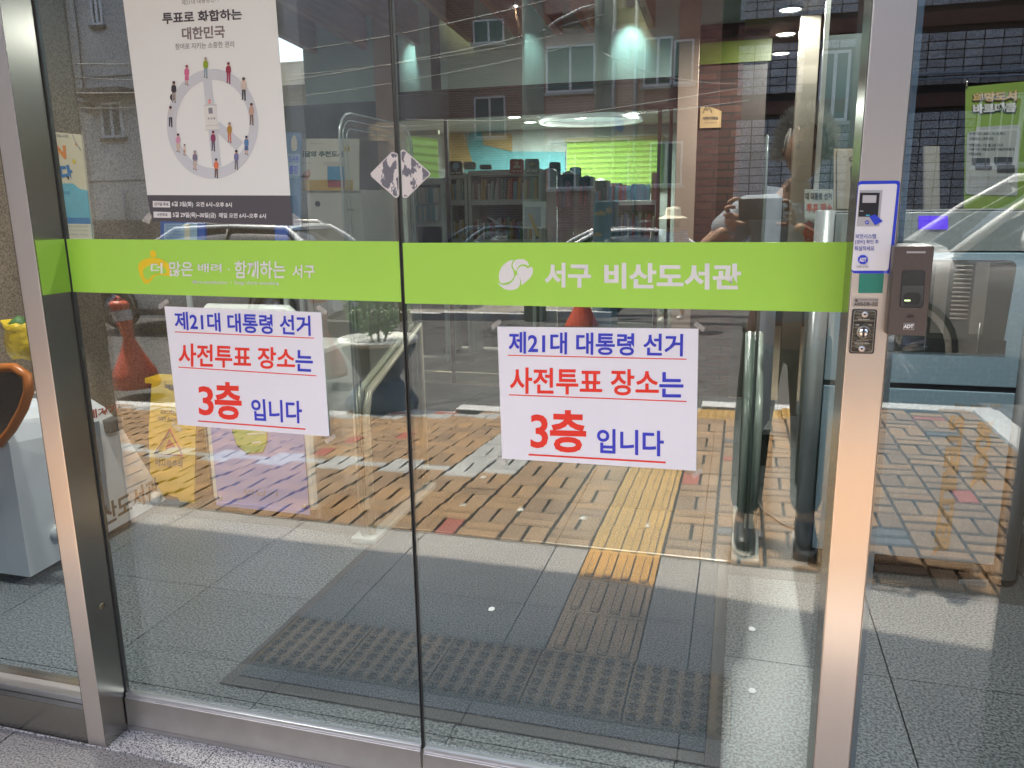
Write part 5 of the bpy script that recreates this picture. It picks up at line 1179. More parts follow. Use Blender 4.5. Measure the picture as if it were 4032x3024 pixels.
# ================================================================== THE STREET (seen mirrored in the glass)
def gpt(u, v):
    """ground point of the street whose mirror image is seen at photo pixel (u, v)"""
    d = RM @ Vector((u - CX, v - CY, FPX)); z = 0.0
    for _ in range(12):
        t = (z - CAM.z) / d.z; p = CAM + d * t; z = drop(p.x, -p.y)
    return p.x, -p.y, z
def zr(u, v, y): return D(u, v, y)[1]
def xr(u, v, y): return D(u, v, y)[0]

# small white spots on the paving
sp = mat('white_spot', (.75, .76, .72), .5)
for u, v in ((1904, 1880), (1824, 1990), (2051, 2007), (2297, 2041), (2546, 2070)):
    x, y, z = gpt(u, v); MB().lathe([(.017, 0), (.015, .0025), (0, .003)], x, y, z + .001, 12, sy=.8, sx=1.1).build('white_spot', sp, sidewalk)

# ---- buildings on the far side
def window(b, x0, x1, z0, z1, y, fm, gm_, n=2, depth=.10, sill=None):
    """recessed window standing in a wall whose face (towards +y) is at y"""
    f = MB(); t = .05
    f.box(x0, x1, y - .02, y + .03, z0, z0 + t).box(x0, x1, y - .02, y + .03, z1 - t, z1).box(x0, x0 + t, y - .02, y + .03, z0 + t, z1 - t).box(x1 - t, x1, y - .02, y + .03, z0 + t, z1 - t)
    for k in range(1, n): xm = x0 + (x1 - x0) * k / n; f.box(xm - .03, xm + .03, y - .02, y + .028, z0 + t, z1 - t)
    w_ = f.build('window', fm, b)
    MB().box(x0 + t, x1 - t, y - .016, y + .008, z0 + t, z1 - t).build('pane', gm_, w_)
    if sill: MB().box(x0 - .06, x1 + .06, y, y + .07, z0 - .07, z0 - .003).build('sill', sill, w_)
pane_t = mat('window_teal', (.09, .15, .16), .08, var=.2, vs=.6); pane_d = mat('window_dark_glass', (.03, .035, .04), .08); wfr = mat('white_frame', (.75, .76, .80), .4)
bd = brickmat('dark_brick', (.24, .13, .10), (.36, .21, .16), (.42, .38, .34), .22, .072, .012)
br2 = brickmat('pink_brick', (.50, .29, .215), (.60, .37, .29), (.55, .48, .43), .22, .072, .012)
br3 = brickmat('red_brick', (.36, .14, .11), (.48, .22, .17), (.28, .22, .2), .22, .072, .010)
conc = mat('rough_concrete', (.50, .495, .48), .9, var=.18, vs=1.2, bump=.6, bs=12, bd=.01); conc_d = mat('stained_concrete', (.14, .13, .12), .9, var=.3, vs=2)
# dark brick house
YB_ = 22.0; Fy = -YB_
r = thing('brick_house', 'dark brown brick house straight across the street with white sliding windows', 'building', (-6, Fy, 0))
xa, xb = xr(1340, 300, YB_), xr(2160, 300, YB_)
MB().box(xa, xb, Fy - 8, Fy, -1.5, 9.5).build('wall', bd, r)
for u0, v0, u1, v1 in ((1862, 83, 1985, 176), (1866, 385, 1990, 545), (1464, 408, 1522, 506), (1600, 395, 1700, 540)):
    window(r, xr(u0, v0, YB_), xr(u1, v0, YB_), zr(u0, v1, YB_), zr(u0, v0, YB_), Fy, wfr, pane_t, 2, sill=conc)
MB().box(xa - .1, xb, Fy - 8, Fy + .25, 9.5, 9.8).build('eave', conc, r)
for u in (1372, 1560): x = xr(u, 300, YB_); MB().tube([(x, Fy + .08, -1), (x, Fy + .08, 9)], .05, 8).build('downpipe', mat('pipe_grey', (.4, .41, .44), .5), r)
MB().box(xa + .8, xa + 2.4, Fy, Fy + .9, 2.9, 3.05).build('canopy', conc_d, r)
# pink brick house to its right
YP = 20.0; Fy = -YP
r = thing('brick_house', 'pinkish brick house with teal sliding windows and brown bands behind the street poles', 'building', (-2.5, Fy, 0))
xa, xb = xr(2150, 300, YP), xr(2890, 300, YP)
MB().box(xa, xb - 2.2, Fy - 8, Fy, -1.2, 9.5).build('wall', br2, r); MB().box(xb - 2.2, xb, Fy - 8, Fy + .02, -1.2, 9.5).build('side_wall', br3, r)
for z0, z1 in ((5.9, 6.25), (2.75, 3.0)): MB().box(xa, xb - 2.2, Fy, Fy + .06, z0, z1).build('band', mat('band_brown', (.12, .04, .03), .6), r)
for u0, v0, u1, v1, n in ((2152, 186, 2345, 368, 2), (2536, 150, 2650, 345, 2), (2655, 160, 2735, 335, 1), (2350, 190, 2400, 330, 1), (2160, 555, 2480, 745, 3), (2560, 560, 2690, 730, 2)):
    window(r, xr(u0, v0, YP), xr(u1, v0, YP), zr(u0, v1, YP), zr(u0, v0, YP), Fy + .02, wfr, pane_t, n, sill=conc)
for k in range(7): x = xa + .3 + k * .9; MB().box(x, x + .55, Fy, Fy + .12, 7.05, 7.2).build('lintel_block', conc, r)
for u in (2420, 2505): x = xr(u, 300, YP); MB().tube([(x, Fy + .1, -1), (x, Fy + .1, 9)], .05, 8).build('downpipe', MATS['pipe_grey'], r)
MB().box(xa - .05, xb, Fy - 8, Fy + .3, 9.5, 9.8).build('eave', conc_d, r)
# small brick house in the gap at the left, sloping verge
YC = 26.0; Fy = -YC
r = thing('gable_house', 'brown brick gable house in the gap beside the grey building, sky above its verge', 'building', (-14, Fy, 0))
xa, xb = xr(1120, 100, YC), xr(1338, 100, YC)
MB().prism([(xa, -2), (xb, -2), (xb, zr(1338, 62, YC)), (xr(1225, 0, YC), zr(1225, 18, YC)), (xa, zr(1225, 18, YC) + 1.2)], Fy - 6, Fy, 'y').build('wall', bd, r)
MB().tube([(xb + .1, Fy + .1, zr(1338, 52, YC)), (xr(1225, 0, YC), Fy + .1, zr(1225, 4, YC)), (xa, Fy + .1, zr(1225, 4, YC) + 1.5)], .12, 6).build('verge', conc, r)
window(r, xr(1252, 47, YC), xr(1292, 47, YC), zr(1252, 137, YC), zr(1252, 47, YC), Fy, wfr, pane_t, 2, sill=conc)
window(r, xr(1189, 210, YC), xr(1245, 210, YC), zr(1189, 322, YC), zr(1189, 210, YC), Fy, wfr, pane_t, 2, sill=conc)
x = xr(1310, 300, YC); MB().tube([(x, Fy + .1, -1), (x, Fy + .1, 6)], .09, 8).build('downpipe', MATS['pipe_grey'], r); x = xr(1362, 300, YC); 
# grey concrete building, left
YD_ = 13.5; Fy = -YD_
r = thing('concrete_building', 'streaked grey concrete building across the street at the far left', 'building', (-10.5, Fy, 0))
xa, xb = xr(60, 500, YD_), xr(1188, 300, YD_)
MB().box(xa, xb, Fy - 9, Fy, -1.2, 11).build('wall', conc, r)
for u0, v0, u1, v1 in ((349, -60, 392, 104), (392, 404, 476, 546), (590, 250, 760, 500)): window(r, xr(u0, v0, YD_), xr(u1, v0, YD_), zr(u0, v1, YD_), zr(u0, v0, YD_), Fy, wfr, pane_d if u0 < 380 else mat('frosted_window', (.16, .17, .18), .4), 2, sill=conc_d)
x0, x1 = xr(316, 380, YD_), xr(545, 380, YD_); z = zr(316, 385, YD_)
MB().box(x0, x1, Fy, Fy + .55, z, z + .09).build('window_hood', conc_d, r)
for v in (305, 716): z = zr(400, v, YD_); MB().box(xa, xb, Fy, Fy + .015, z, z + .02).build('joint_line', conc_d, r)
x = xr(318, 200, YD_); MB().tube([(x, Fy + .04, zr(318, 0, YD_) + .5), (x + .03, Fy + .04, zr(318, 190, YD_)), (x - .02, Fy + .04, zr(318, 390, YD_))], .015, 5).build('wall_cable', blackp, r)
x = xr(498, 800, YD_); MB().tube([(x, Fy + .08, zr(498, 750, YD_)), (x, Fy + .08, zr(498, 885, YD_))], .03, 6).build('downpipe', MATS['pipe_grey'], r)
MB().box(xa, xb, Fy + .0, Fy + .06, -1.2, zr(400, 868, YD_)).build('plinth', conc_d, r)
MB().lathe([(.11, 0), (.11, .3), (.06, .34), (0, .34)], xr(352, 425, YD_), Fy + .05, zr(352, 425, YD_), 12, 'y').build('cctv_camera', MATS['pipe_grey'], r)
# building of grey split-face stone blocks, right
YS_ = 15.0; Fy = -YS_
stone = [speckle('split_stone_%d' % i, [(.06 * k, .063 * k, .07 * k), (.12 * k, .126 * k, .138 * k), (.17 * k, .176 * k, .19 * k)], 40, .9, .9) for i, k in enumerate((2.6, 3.0, 3.4))]
r = thing('stone_building', 'grey split-stone block building with brown string courses at the far right', 'building', (2.5, Fy, 0))
xa, xb = xr(2905, 300, YS_), 9.0
MB().box(xa, xb + 4, Fy - 9, Fy, -.6, 10).build('wall', mat('stone_joint', (.035, .033, .03), .9), r)
bandm = mat('string_course', (.10, .045, .035), .6, var=.15)
zb_ = [(zr(3000, 152, YS_), zr(3000, 98, YS_)), (zr(3000, 452, YS_), zr(3000, 402, YS_)), (zr(3000, -120, YS_), zr(3000, -175, YS_))]
for a, b in zb_: MB().box(xa - .02, xb, Fy, Fy + .045, a, b).build('string_course', bandm, r)
wins = [(xr(3225, 300, YS_), xr(3345, 300, YS_), zr(3225, 480, YS_), zr(3225, 205, YS_)), (xr(3840, 500, YS_), xr(4180, 500, YS_), zr(3840, 655, YS_), zr(3840, 385, YS_))]
bw_, bh_ = .295, .148
blk = [MB().box(-bw_ / 2 + .009, bw_ / 2 - .009, 0, .03, -bh_ / 2 + .009, bh_ / 2 - .009, .005).mesh('stone_block') for _ in stone]
for me, m in zip(blk, stone): me.materials.append(m)
cells = []
z = -.5; row = 0
while z < 6.4:
    x = xa + bw_ / 2 
    while x < xb:
        ok = all(z + bh_ / 2 < a or z - bh_ / 2 > b for a, b in zb_) and all(x + bw_ / 2 < w0 or x - bw_ / 2 > w1 or z + bh_ / 2 < q0 or z - bh_ / 2 > q1 for w0, w1, q0, q1 in wins)
        if ok: cells.append((x, z))
        x += bw_
    z += bh_; row += 1
cells.sort(key=lambda c: abs(c[0] - 2.2) * 1.1 + abs(c[1] - 3.3)); restb = MB()
for i, (x, z) in enumerate(cells):
    if i < 285:
        o = bpy.data.objects.new('stone_block', blk[random.randrange(3)]); C.objects.link(o); o.parent = r; o.location = (x - 2.5, random.uniform(-.006, .006), z)
    elif x < 7.5: restb.box(x - bw_ / 2 + .009, x + bw_ / 2 - .009, Fy, Fy + .028, z - bh_ / 2 + .009, z + bh_ / 2 - .009)
restb.build('stone_blocks', stone[1], r, kind='stuff')
for w0, w1, q0, q1 in wins: window(r, w0, w1, q0, q1, Fy + .02, wfr, pane_t, 2, sill=conc)
w0, w1, q0, q1 = wins[1]; gr = MB()
for k in range(9): x = w0 + (w1 - w0) * k / 8; gr.tube([(x, Fy + .18, q0 - .05), (x, Fy + .18, q1 + .02)], .013, 6)
gr.box(w0 - .05, w1 + .05, Fy + .17, Fy + .19, q1, q1 + .03).box(w0 - .05, w1 + .05, Fy + .17, Fy + .19, q0 - .05, q0 - .02).box(w0 - .05, w1 + .05, Fy + .17, Fy + .19, (q0 + q1) / 2, (q0 + q1) / 2 + .02)
gr.build('window_grille', mat('white_grille', (.6, .62, .62), .4), r)
for dz in (0, .09): z = zr(3800, 290, YS_) - dz; MB().tube([(xa + 2.2, Fy + .1, z), (xb, Fy + .1, z)], .016, 6).build('wall_pipe', mat('pipe_blue', (.14, .20, .28), .4), r)
o = MB().box(xr(2830, 500, 17) , xr(2915, 500, 17), -17.5, -17, -1, 9).build('dark_gap_wall', mat('gap_wall', (.02, .018, .016), .9)); tag(o, 'dark narrow wall between the pink brick house and the stone building', 'wall')
ow = MB().box(-40, 30, -34, -33.5, -2, 7).build('distant_terrace', conc_d); tag(ow, 'distant row of houses closing the view behind the street', 'building')

# ---- poles and wires
polem = mat('pole_concrete', (.28, .32, .29), .8, var=.1, vs=3); 
def pole(u, Y, rad, label):
    x = xr(u, 400, Y); r = thing('utility_pole', label, 'utility pole', (x, -Y, 0)); MB().tube([(x, -Y, -.8), (x, -Y, 9.5)], [rad * 1.15, rad * .85], 20).build('shaft', polem, r); return r, x
r1, x1p = pole(2100, 11.2, .165, 'thick grey-green utility pole left of the one with the lamp arm')
r2, x2p = pole(2375, 11.6, .135, 'pale utility pole carrying the street lamp arm and tangled wires')
yl = -11.6; zl = zr(2330, 30, 11.6)
MB().tube([(x2p, yl, zl + .05), (x2p - .35, yl, zl), (x2p - .72, yl, zl - .14), (x2p - .9, yl + .02, zl - .25)], .022, 8).build('lamp_arm', MATS['pipe_grey'], r2)
MB().lathe([(.02, .09), (.07, .06), (.12, 0), (.10, -.02), (0, -.03)], x2p - 1.02, yl + .02, zl - .34, 16, sx=1.5).build('lamp_head', mat('lamp_shell', (.3, .28, .25), .3, .4), r2)
MB().box(x2p + .16, x2p + .42, yl + .05, yl + .28, zr(2440, 245, 11.6), zr(2440, 130, 11.6), .02).build('meter_box', mat('box_pale', (.55, .57, .56), .5), r2)
sgn = mat('road_sign_blue', (.04, .09, .38), .4)
pts_ = [D(u, v, 11.3) for u, v in ((2416, 456), (2440, 462), (2456, 480), (2454, 515), (2446, 524), (2418, 506))]
MB().prism(pts_, -11.32, -11.30, 'y').build('road_sign', sgn, r2)
wire = mat('wire_grey', (.22, .22, .22), .5); random.seed(5); tg = MB()
for k in range(9):
    x, z = x2p + random.uniform(-.12, .12), zl - random.uniform(.1, .5)
    tg.tube([(x + .10 * cos(a), yl + .2, z + .16 * sin(a)) for a in [j * .7 for j in range(9)]], .006, 4, closed=True)
for k in range(6):
    x = x2p + random.uniform(-.1, .1); tg.tube([(x, yl + .18, zl + .3), (x + random.uniform(-.1, .1), yl + .2, zl - .6), (x + random.uniform(-.1, .1), yl + .18, zl - 1.3)], .006, 4)
tg.build('tangled_wires', wire, r2)
def cable(p, q, sag, label, rad=.009):
    n = 12; pts = [Vector(p).lerp(Vector(q), i / n) - Vector((0, 0, sag * 4 * (i / n) * (1 - i / n))) for i in range(n + 1)]
    o = MB().tube(pts, rad, 5).build('overhead_cable', wire); tag(o, label, 'cable', 'overhead cables along the street')
for k, (v0, v1) in enumerate(((130, -60), (175, 100), (245, 60), (300, 150))):
    Y = 10.5 + k * .3
    cable((xr(150, v0 + 120, Y), -Y, zr(150, v0 + 120, Y)), (xr(2380, v1, Y), -Y, zr(2380, v1, Y)), .35, 'thin overhead cable strung between the street poles', .008 if k % 2 else .012)
for k, (a, b, c, d) in enumerate(((1600, 470, 2950, 395), (2380, 210, 2900, 330), (1500, 500, 3000, 330))): cable((xr(a, b, 10), -10, zr(a, b, 10)), (xr(c, d, 10), -10, zr(c, d, 10)), .12, 'thin overhead cable strung between the street poles', .009)

# ---- cars
tyre = mat('tyre', (.018, .018, .019), .8); rim = mat('alloy', (.42, .42, .44), .3, .8); cglass = mat('car_glass', (.018, .024, .028), .05, var=.2, vs=2, coat=1)
hl = mat('headlight', (.55, .58, .6), .1, coat=1); tl_ = mat('tail_light', (.35, .02, .02), .2); trim = mat('black_trim', (.02, .02, .02), .5)
def loft(secs, closed=True):
    mb = MB(); n = len(secs[0])
    for s in secs: mb.v += [tuple(p) for p in s]
    for i in range(len(secs) - 1):
        for j in range(n - 1): mb.f.append([i * n + j, i * n + j + 1, (i + 1) * n + j + 1, (i + 1) * n + j]); mb.sm.append(True)
    if closed:
        mb.f += [list(range(n))[::-1], [(len(secs) - 1) * n + j for j in range(n)]]; mb.sm += [False, False]
    return mb
def car(name, label, cat, loc, rz, paint, L=4.5, Wd=1.82, H=1.46, suv=0., roofrails=False):
    """front at local x = 0, running back to x = L"""
    r = thing(name, label, cat, loc, None, rz); hw = Wd / 2
    b0 = .20 + .06 * suv; k = H / 1.46
    st = [(0, .52 * k, .74), (.06, .70 * k, .86), (.35, .78 * k, .95), (.9, .86 * k, .985), (1.25, .93 * k, 1), (2.2, .95 * k, 1), (3.2, .97 * k, 1), (L - .55, 1.0 * k, .98), (L - .12, .98 * k, .92), (L, .78 * k, .84)]
    secs = []
    for x, zt, wf in st:
        w_ = hw * wf; zb = b0 + (.08 if x < .1 or x > L - .1 else 0)
        half = [(w_ * .86, zb), (w_ * .98, zb + .10), (w_, (zb + zt) / 2), (w_ * .985, zt - .12), (w_ * .93, zt - .02), (w_ * .5, zt + .025), (0, zt + .035)]
        secs.append([(x, -y, z) for y, z in half] + [(x, y, z) for y, z in half[::-1][1:]])
    loft(secs).build('body', paint, r, local=True)
    xc, xt, xe, xg = 1.22, 1.98, L - 1.15 + .4 * suv, L - .42 + .22 * suv
    gz = lambda x: .93 * k if x < 2 else .97 * k
    g = [(xc, gz(xc), .95 * hw, gz(xc) + .01, .93 * hw), (xt, gz(xt), .97 * hw, H - .045, .70 * hw), ((xt + xe) / 2, .96 * k, .97 * hw, H - .015, .72 * hw), (xe, .98 * k, .96 * hw, H - .05, .70 * hw), (xg, 1.0 * k, .90 * hw, 1.0 * k + .02, .88 * hw)]
    secs = []
    for x, z0, w0, z1, w1 in g: secs.append([(x, -w0, z0), (x, -(w0 + w1) / 2 - .015, (z0 + z1) / 2), (x, -w1, z1), (x, w1, z1), (x, (w0 + w1) / 2 + .015, (z0 + z1) / 2), (x, w0, z0)])
    loft(secs).build('windows', cglass, r, local=True)
    rs = []
    for x, z, w_ in ((xt - .06, H - .055, .70), (xt + .15, H - .015, .72), ((xt + xe) / 2, H + .005, .735), (xe - .12, H - .02, .72), (xe + .06, H - .055, .70)):
        w_ *= hw; rs.append([(x, -w_ - .012, z - .03), (x, -w_ * .93, z + .006), (x, -w_ * .4, z + .022), (x, w_ * .4, z + .022), (x, w_ * .93, z + .006), (x, w_ + .012, z - .03)])
    loft(rs).build('roof', paint, r, local=True)
    for s in (-1, 1):
        MB().tube([(xc - .03, s * .945 * hw, gz(xc) - .01), ((xc + xt) / 2, s * .845 * hw, (gz(xc) + H) / 2 + .02), (xt, s * .725 * hw, H - .04), ((xt + xe) / 2, s * .745 * hw, H - .008), (xe, s * .725 * hw, H - .045), ((xe + xg) / 2 + .02, s * .83 * hw, (H + 1.0 * k) / 2), (xg, s * .91 * hw, 1.0 * k)], [.045, .036, .032, .03, .034, .06, .06], 8).build('roof_pillar', paint, r, local=True)
        for xp in ((xt + .95), ): MB().tube([(xp, s * .972 * hw, .96 * k), (xp + .05, s * .745 * hw, H - .03)], .03, 6).build('door_pillar', trim, r, local=True)
        mm = MB().lathe([(0, -.07), (.075, -.05), (.085, 0), (.06, .06), (0, .075)], xc + .42, s * (hw * .97 + .15), gz(xc) + .10, 14, 'x', sy=1)
        mm.build('mirror', paint, r, local=True); MB().tube([(xc + .40, s * hw * .93, gz(xc) + .03), (xc + .42, s * (hw + .08), gz(xc) + .06)], .025, 6).build('mirror_stalk', trim, r, local=True)
        MB().box(.03, .36, s * hw * .62, s * hw * .90, .60 * k, .72 * k, .03).build('headlight', hl, r, local=True); MB().box(L - .14, L - .005, s * hw * .60, s * hw * .88, .76 * k, .92 * k, .03).build('tail_light', tl_, r, local=True)
        for xw in (.86, L - .95):
            R_ = .325 + .03 * suv; yw = s * (hw - .10)
            MB().tube([(xw + (R_ + .055) * cos(a), s * (hw + .004), R_ + (R_ + .055) * sin(a)) for a in [pi * j / 14 for j in range(15)]], .022, 6).build('wheel_arch', trim, r, local=True)
            w_ = MB().lathe([(R_ * .66, -.10), (R_ * .93, -.10), (R_, -.07), (R_, .07), (R_ * .93, .105), (R_ * .68, .108), (R_ * .66, .09)], xw, yw, R_, 30, 'y').build('tyre', tyre, r, local=True)
            rm = MB().lathe([(R_ * .67, .095 * s), (R_ * .64, .08 * s), (R_ * .62, .03 * s), (0, .03 * s)], xw, yw, R_, 30, 'y'); 
            for q in range(5):
                a = q * 2 * pi / 5 + .3
                for da in (-.13, .13):
                    rm.tube([(xw + .03 * cos(a), yw + s * .085, R_ + .03 * sin(a)), (xw + R_ * .64 * cos(a + da), yw + s * .09, R_ + R_ * .64 * sin(a + da))], [.028, .019], 5)
            rm.lathe([(.05, .07 * s), (.045, .10 * s), (0, .105 * s)], xw, yw, R_, 14, 'y'); rm.build('wheel_rim', rim, r, local=True)
        if roofrails: MB().tube([(xt + .05, s * .62 * hw, H + .0), (xt + .2, s * .64 * hw, H + .055), (xe - .2, s * .64 * hw, H + .05), (xe - .02, s * .62 * hw, H - .02)], .016, 6).build('roof_rail', chrome, r, local=True)
    MB().box(-.012, .04, -hw * .5, hw * .5, .36, .60 * k, .02).build('grille', trim, r, local=True)
    MB().box(-.016, -.004, -.26, .26, .40, .51).build('number_plate', MATS['white_paper'], r, local=True)
    MB().box(.86 + .3, L - .95 - .3, -hw * 1.0, hw * 1.0, b0 - .02, b0 + .06, .02).build('side_skirt', trim, r, local=True)
    return r
pw = mat('white_paint', (.74, .75, .76), .25, var=.01, coat=1.); ps = mat('silver_blue_paint', (.36, .45, .56), .28, .3, .02, coat=1.)
car('parked_suv', 'white estate car with roof rails parked across the street behind the orange posts', 'car', (-10.75, -10.15, -.47), 0, pw, 4.75, 1.88, 1.66, 1., True)
car('parked_hatchback', 'silver-blue hatchback parked farther off, left of the white coupe', 'car', (xr(1560, 900, 17.5), -18.0, -.52), R(-38), ps, 4.2, 1.76, 1.44)
car('parked_coupe', 'white coupe parked before the pink brick house beside the silver-blue hatchback', 'car', (xr(1900, 900, 12.8), -13.4, -.42), R(-14), pw, 4.4, 1.8, 1.40)
car('parked_minivan', 'white minivan parked at the near kerb, seen in the right-hand glass', 'car', (.34, -6.0, -.05), 0, pw, 4.8, 1.88, 1.70, .6)

# ---- orange posts
orp = mat('orange_plastic', (.52, .075, .03), .45, var=.12, vs=12)
def bollard(x, y, z, lean, label, tagc):
    r = thing('orange_post', label, 'traffic post', (x, y, z), None, 0)
    prof = [(.0, 0), (.235, 0), (.24, .06), (.225, .085), (.23, .10), (.215, .16), (.13, .33), (.075, .46), (.055, .52), (.062, .58), (.085, .70), (.088, .83), (.095, .84), (.095, .88), (.07, .91), (.0, .915)]
    mb = MB().lathe(prof, 0, 0, 0, 20); mb.v = [(a + lean[0] * c * c, b + lean[1] * c * c, c) for a, b, c in mb.v]; mb.build('post_body', orp, r, local=True)
    c = .74; MB().tube([(lean[0] * .55, lean[1] * .55, .70), (lean[0] * .66, lean[1] * .66, .81)], .093, 18, caps=False).build('sticker_sleeve', tagc, r, local=True)
    MB().tube([(lean[0] * .83 - .05, 0, .90), (lean[0] * .85, 0, .955), (lean[0] * .85 + .05, 0, .90)], .014, 8).build('top_loop', orp, r, local=True); return r
pal = mat('notice_sleeve', (.45, .46, .50), .5)
x, y, z = gpt(541, 1519); bollard(x, y, z, (-.14, 0), 'leaning orange weighted post with a pale sticker, left of the wet floor sign', pal)
x, y, z = gpt(1285, 1478); bollard(x, y, z, (-.05, 0), 'orange weighted post mostly hidden behind the left paper notice', pal)
x, y, z = gpt(2290, 1325); bollard(x, y, z, (.02, 0), 'orange weighted post rising above the right paper notice', orp)
# ---- planter with a shrub
x, y, z = gpt(1505, 1604)
r = thing('planter', 'white-rimmed pedestal planter with a green shrub at the kerb', 'planter', (x, y, z))
plb = mat('planter_slate', (.13, .16, .20), .5, var=.1); rimw = mat('planter_rim', (.66, .67, .66), .5)
MB().lathe([(0, 0), (.32, 0), (.33, .05), (.27, .16), (.19, .24), (.17, .28), (.22, .36), (.31, .52), (.335, .60), (.30, .60), (.28, .56), (0, .55)], 0, 0, 0, 30).build('bowl', plb, r, local=True)
MB().lathe([(.335, .595), (.352, .60), (.352, .635), (.325, .64), (.312, .60)], 0, 0, 0, 30).build('rim', rimw, r, local=True)
shm = mat('shrub_leaf', (.05, .15, .02), .5, var=.5, vs=14); mb = MB(); random.seed(4)
for k in range(1500):
    a = random.uniform(0, 2 * pi); rr = .32 * random.random() ** .45; h = random.uniform(.68, 1.3); s = 1 - abs((h - 1.0) / .42) ** 2.2
    p = Vector((rr * cos(a) * max(.2, s), rr * sin(a) * max(.2, s), h)); d1 = Vector((random.uniform(-1, 1), random.uniform(-1, 1), random.uniform(-.3, 1))).normalized() * random.uniform(.02, .04); d2 = d1.cross(Vector((random.random(), random.random(), random.random()))).normalized() * .012
    mb.add([p - d1, p + d2, p + d1, p - d2], [(0, 1, 2, 3)])
mb.build('foliage', shm, r, local=True)
mb = MB()
for k in range(6): a = k * 1.05; mb.tube([(.04 * cos(a), .04 * sin(a), .54), (.12 * cos(a), .12 * sin(a), .80), (.18 * cos(a), .18 * sin(a), 1.05)], .007, 5)
mb.build('stem', mat('bark', (.06, .045, .03), .8), r, local=True)

# ================================================================== PEOPLE
skin = mat('skin', (.32, .185, .12), .5, var=.05); 
def skinned(name, pts, edges, m, parent, sub=2, root=0):
    """pts: (x, y, z, rx, ry); a skin-modifier body converted to one mesh"""
    me = bpy.data.meshes.new(name); me.from_pydata([p[:3] for p in pts], edges, []); o = bpy.data.objects.new(name, me); C.objects.link(o)
    md = o.modifiers.new('skin', 'SKIN'); md.use_smooth_shade = True
    if not me.skin_vertices: me.attributes.new if False else None
    sv = me.skin_vertices[0].data if me.skin_vertices else None
    if sv is None:
        bpy.context.view_layer.objects.active = o; bpy.ops.mesh.customdata_skin_add(); sv = me.skin_vertices[0].data
    for i, p in enumerate(pts): sv[i].radius = (p[3], p[4] if len(p) > 4 else p[3]); sv[i].use_root = (i == root)
    s2 = o.modifiers.new('sub', 'SUBSURF'); s2.levels = sub; s2.render_levels = sub
    bpy.context.view_layer.update(); ev = o.evaluated_get(bpy.context.evaluated_depsgraph_get())
    nm = bpy.data.meshes.new_from_object(ev); nm.materials.clear(); nm.materials.append(m)
    for p in nm.polygons: p.use_smooth = True
    bpy.data.objects.remove(o); o = bpy.data.objects.new(name, nm); C.objects.link(o); o.parent = parent; return o
def chain(pts): return [(i, i + 1) for i in range(len(pts) - 1)]
# the photographer: faces +y, holds a phone in his right hand (his right = +x ... mirrored in the glass)
P = Vector((.20, -1.82, 0))
r = thing('person', 'person with grey hair and slate T-shirt holding up a phone before the doors', 'person', tuple(P))
body = [(0, 0, .93, .165, .12), (0, 0, 1.08, .155, .11), (0, .01, 1.24, .175, .125), (0, .0, 1.37, .15, .10), (0, .01, 1.46, .058), (0, .03, 1.53, .055)]
tee = mat('slate_tshirt', (.26, .30, .35), .85, var=.12, vs=10, bump=.5, bs=14, bd=.01); trs = mat('dark_green_trousers', (.010, .028, .016), .85, var=.2, bump=.5, bs=9, bd=.01)
# skin body: head-neck, arms to the wrists, ankles in one surface
B = [(0, 0, .95, .13, .11), (0, 0, 1.10, .13, .10), (0, .01, 1.25, .145, .105), (0, .0, 1.38, .11, .085), (0, .01, 1.46, .055), (0, .03, 1.52, .05),
     (-.18, .0, 1.385, .055), (-.40, .03, 1.17, .044), (-.25, .075, 1.325, .031),
     (.17, .0, 1.385, .055), (.28, .05, 1.16, .045), (.16, .26, 1.22, .034),
     (-.10, .0, .88, .085), (-.12, .05, .50, .06), (-.13, .03, .12, .04), (-.13, .10, .05, .035),
     (.10, .0, .88, .085), (.11, .03, .50, .06), (.12, -.03, .12, .04), (.13, .04, .05, .035)]
E_ = [(0, 1), (1, 2), (2, 3), (3, 4), (4, 5), (3, 6), (6, 7), (7, 8), (3, 9), (9, 10), (10, 11), (0, 12), (12, 13), (13, 14), (14, 15), (0, 16), (16, 17), (17, 18), (18, 19)]
skinned('body', B, E_, skin, r)
T = [(0, 0, .90, .165, .125), (0, 0, 1.08, .165, .12), (0, .01, 1.25, .18, .125), (0, .0, 1.385, .135, .10), (-.175, .0, 1.385, .078), (-.30, .02, 1.27, .078), (.175, .0, 1.39, .078), (.25, .04, 1.235, .076)]
skinned('tshirt', T, [(0, 1), (1, 2), (2, 3), (3, 4), (4, 5), (3, 6), (6, 7)], tee, r)
Tr = [(0, 0, .96, .155, .12), (-.09, .0, .84, .10), (-.12, .05, .50, .080), (-.13, .03, .10, .070), (.09, .0, .84, .10), (.11, .03, .50, .080), (.12, -.03, .10, .070)]
skinned('trousers', Tr, [(0, 1), (1, 2), (2, 3), (0, 4), (4, 5), (5, 6)], trs, r)
shoe = mat('black_shoe', (.02, .02, .022), .4); sole = mat('shoe_sole', (.35, .33, .30), .6)
for sx_, sy_ in ((-.13, .03), (.12, -.03)):
    skinned('shoe', [(sx_, sy_ - .05, .05, .042, .045), (sx_, sy_ + .05, .055, .048, .05), (sx_, sy_ + .15, .04, .048, .036), (sx_, sy_ + .21, .035, .038, .028)], [(0, 1), (1, 2), (2, 3)], shoe, r)
    MB().prism([(sx_ + .052 * cos(a), sy_ + .08 + .155 * sin(a)) for a in [2 * pi * j / 20 for j in range(20)]], .001, .014, 'z').build('shoe_sole', sole, r, local=True)
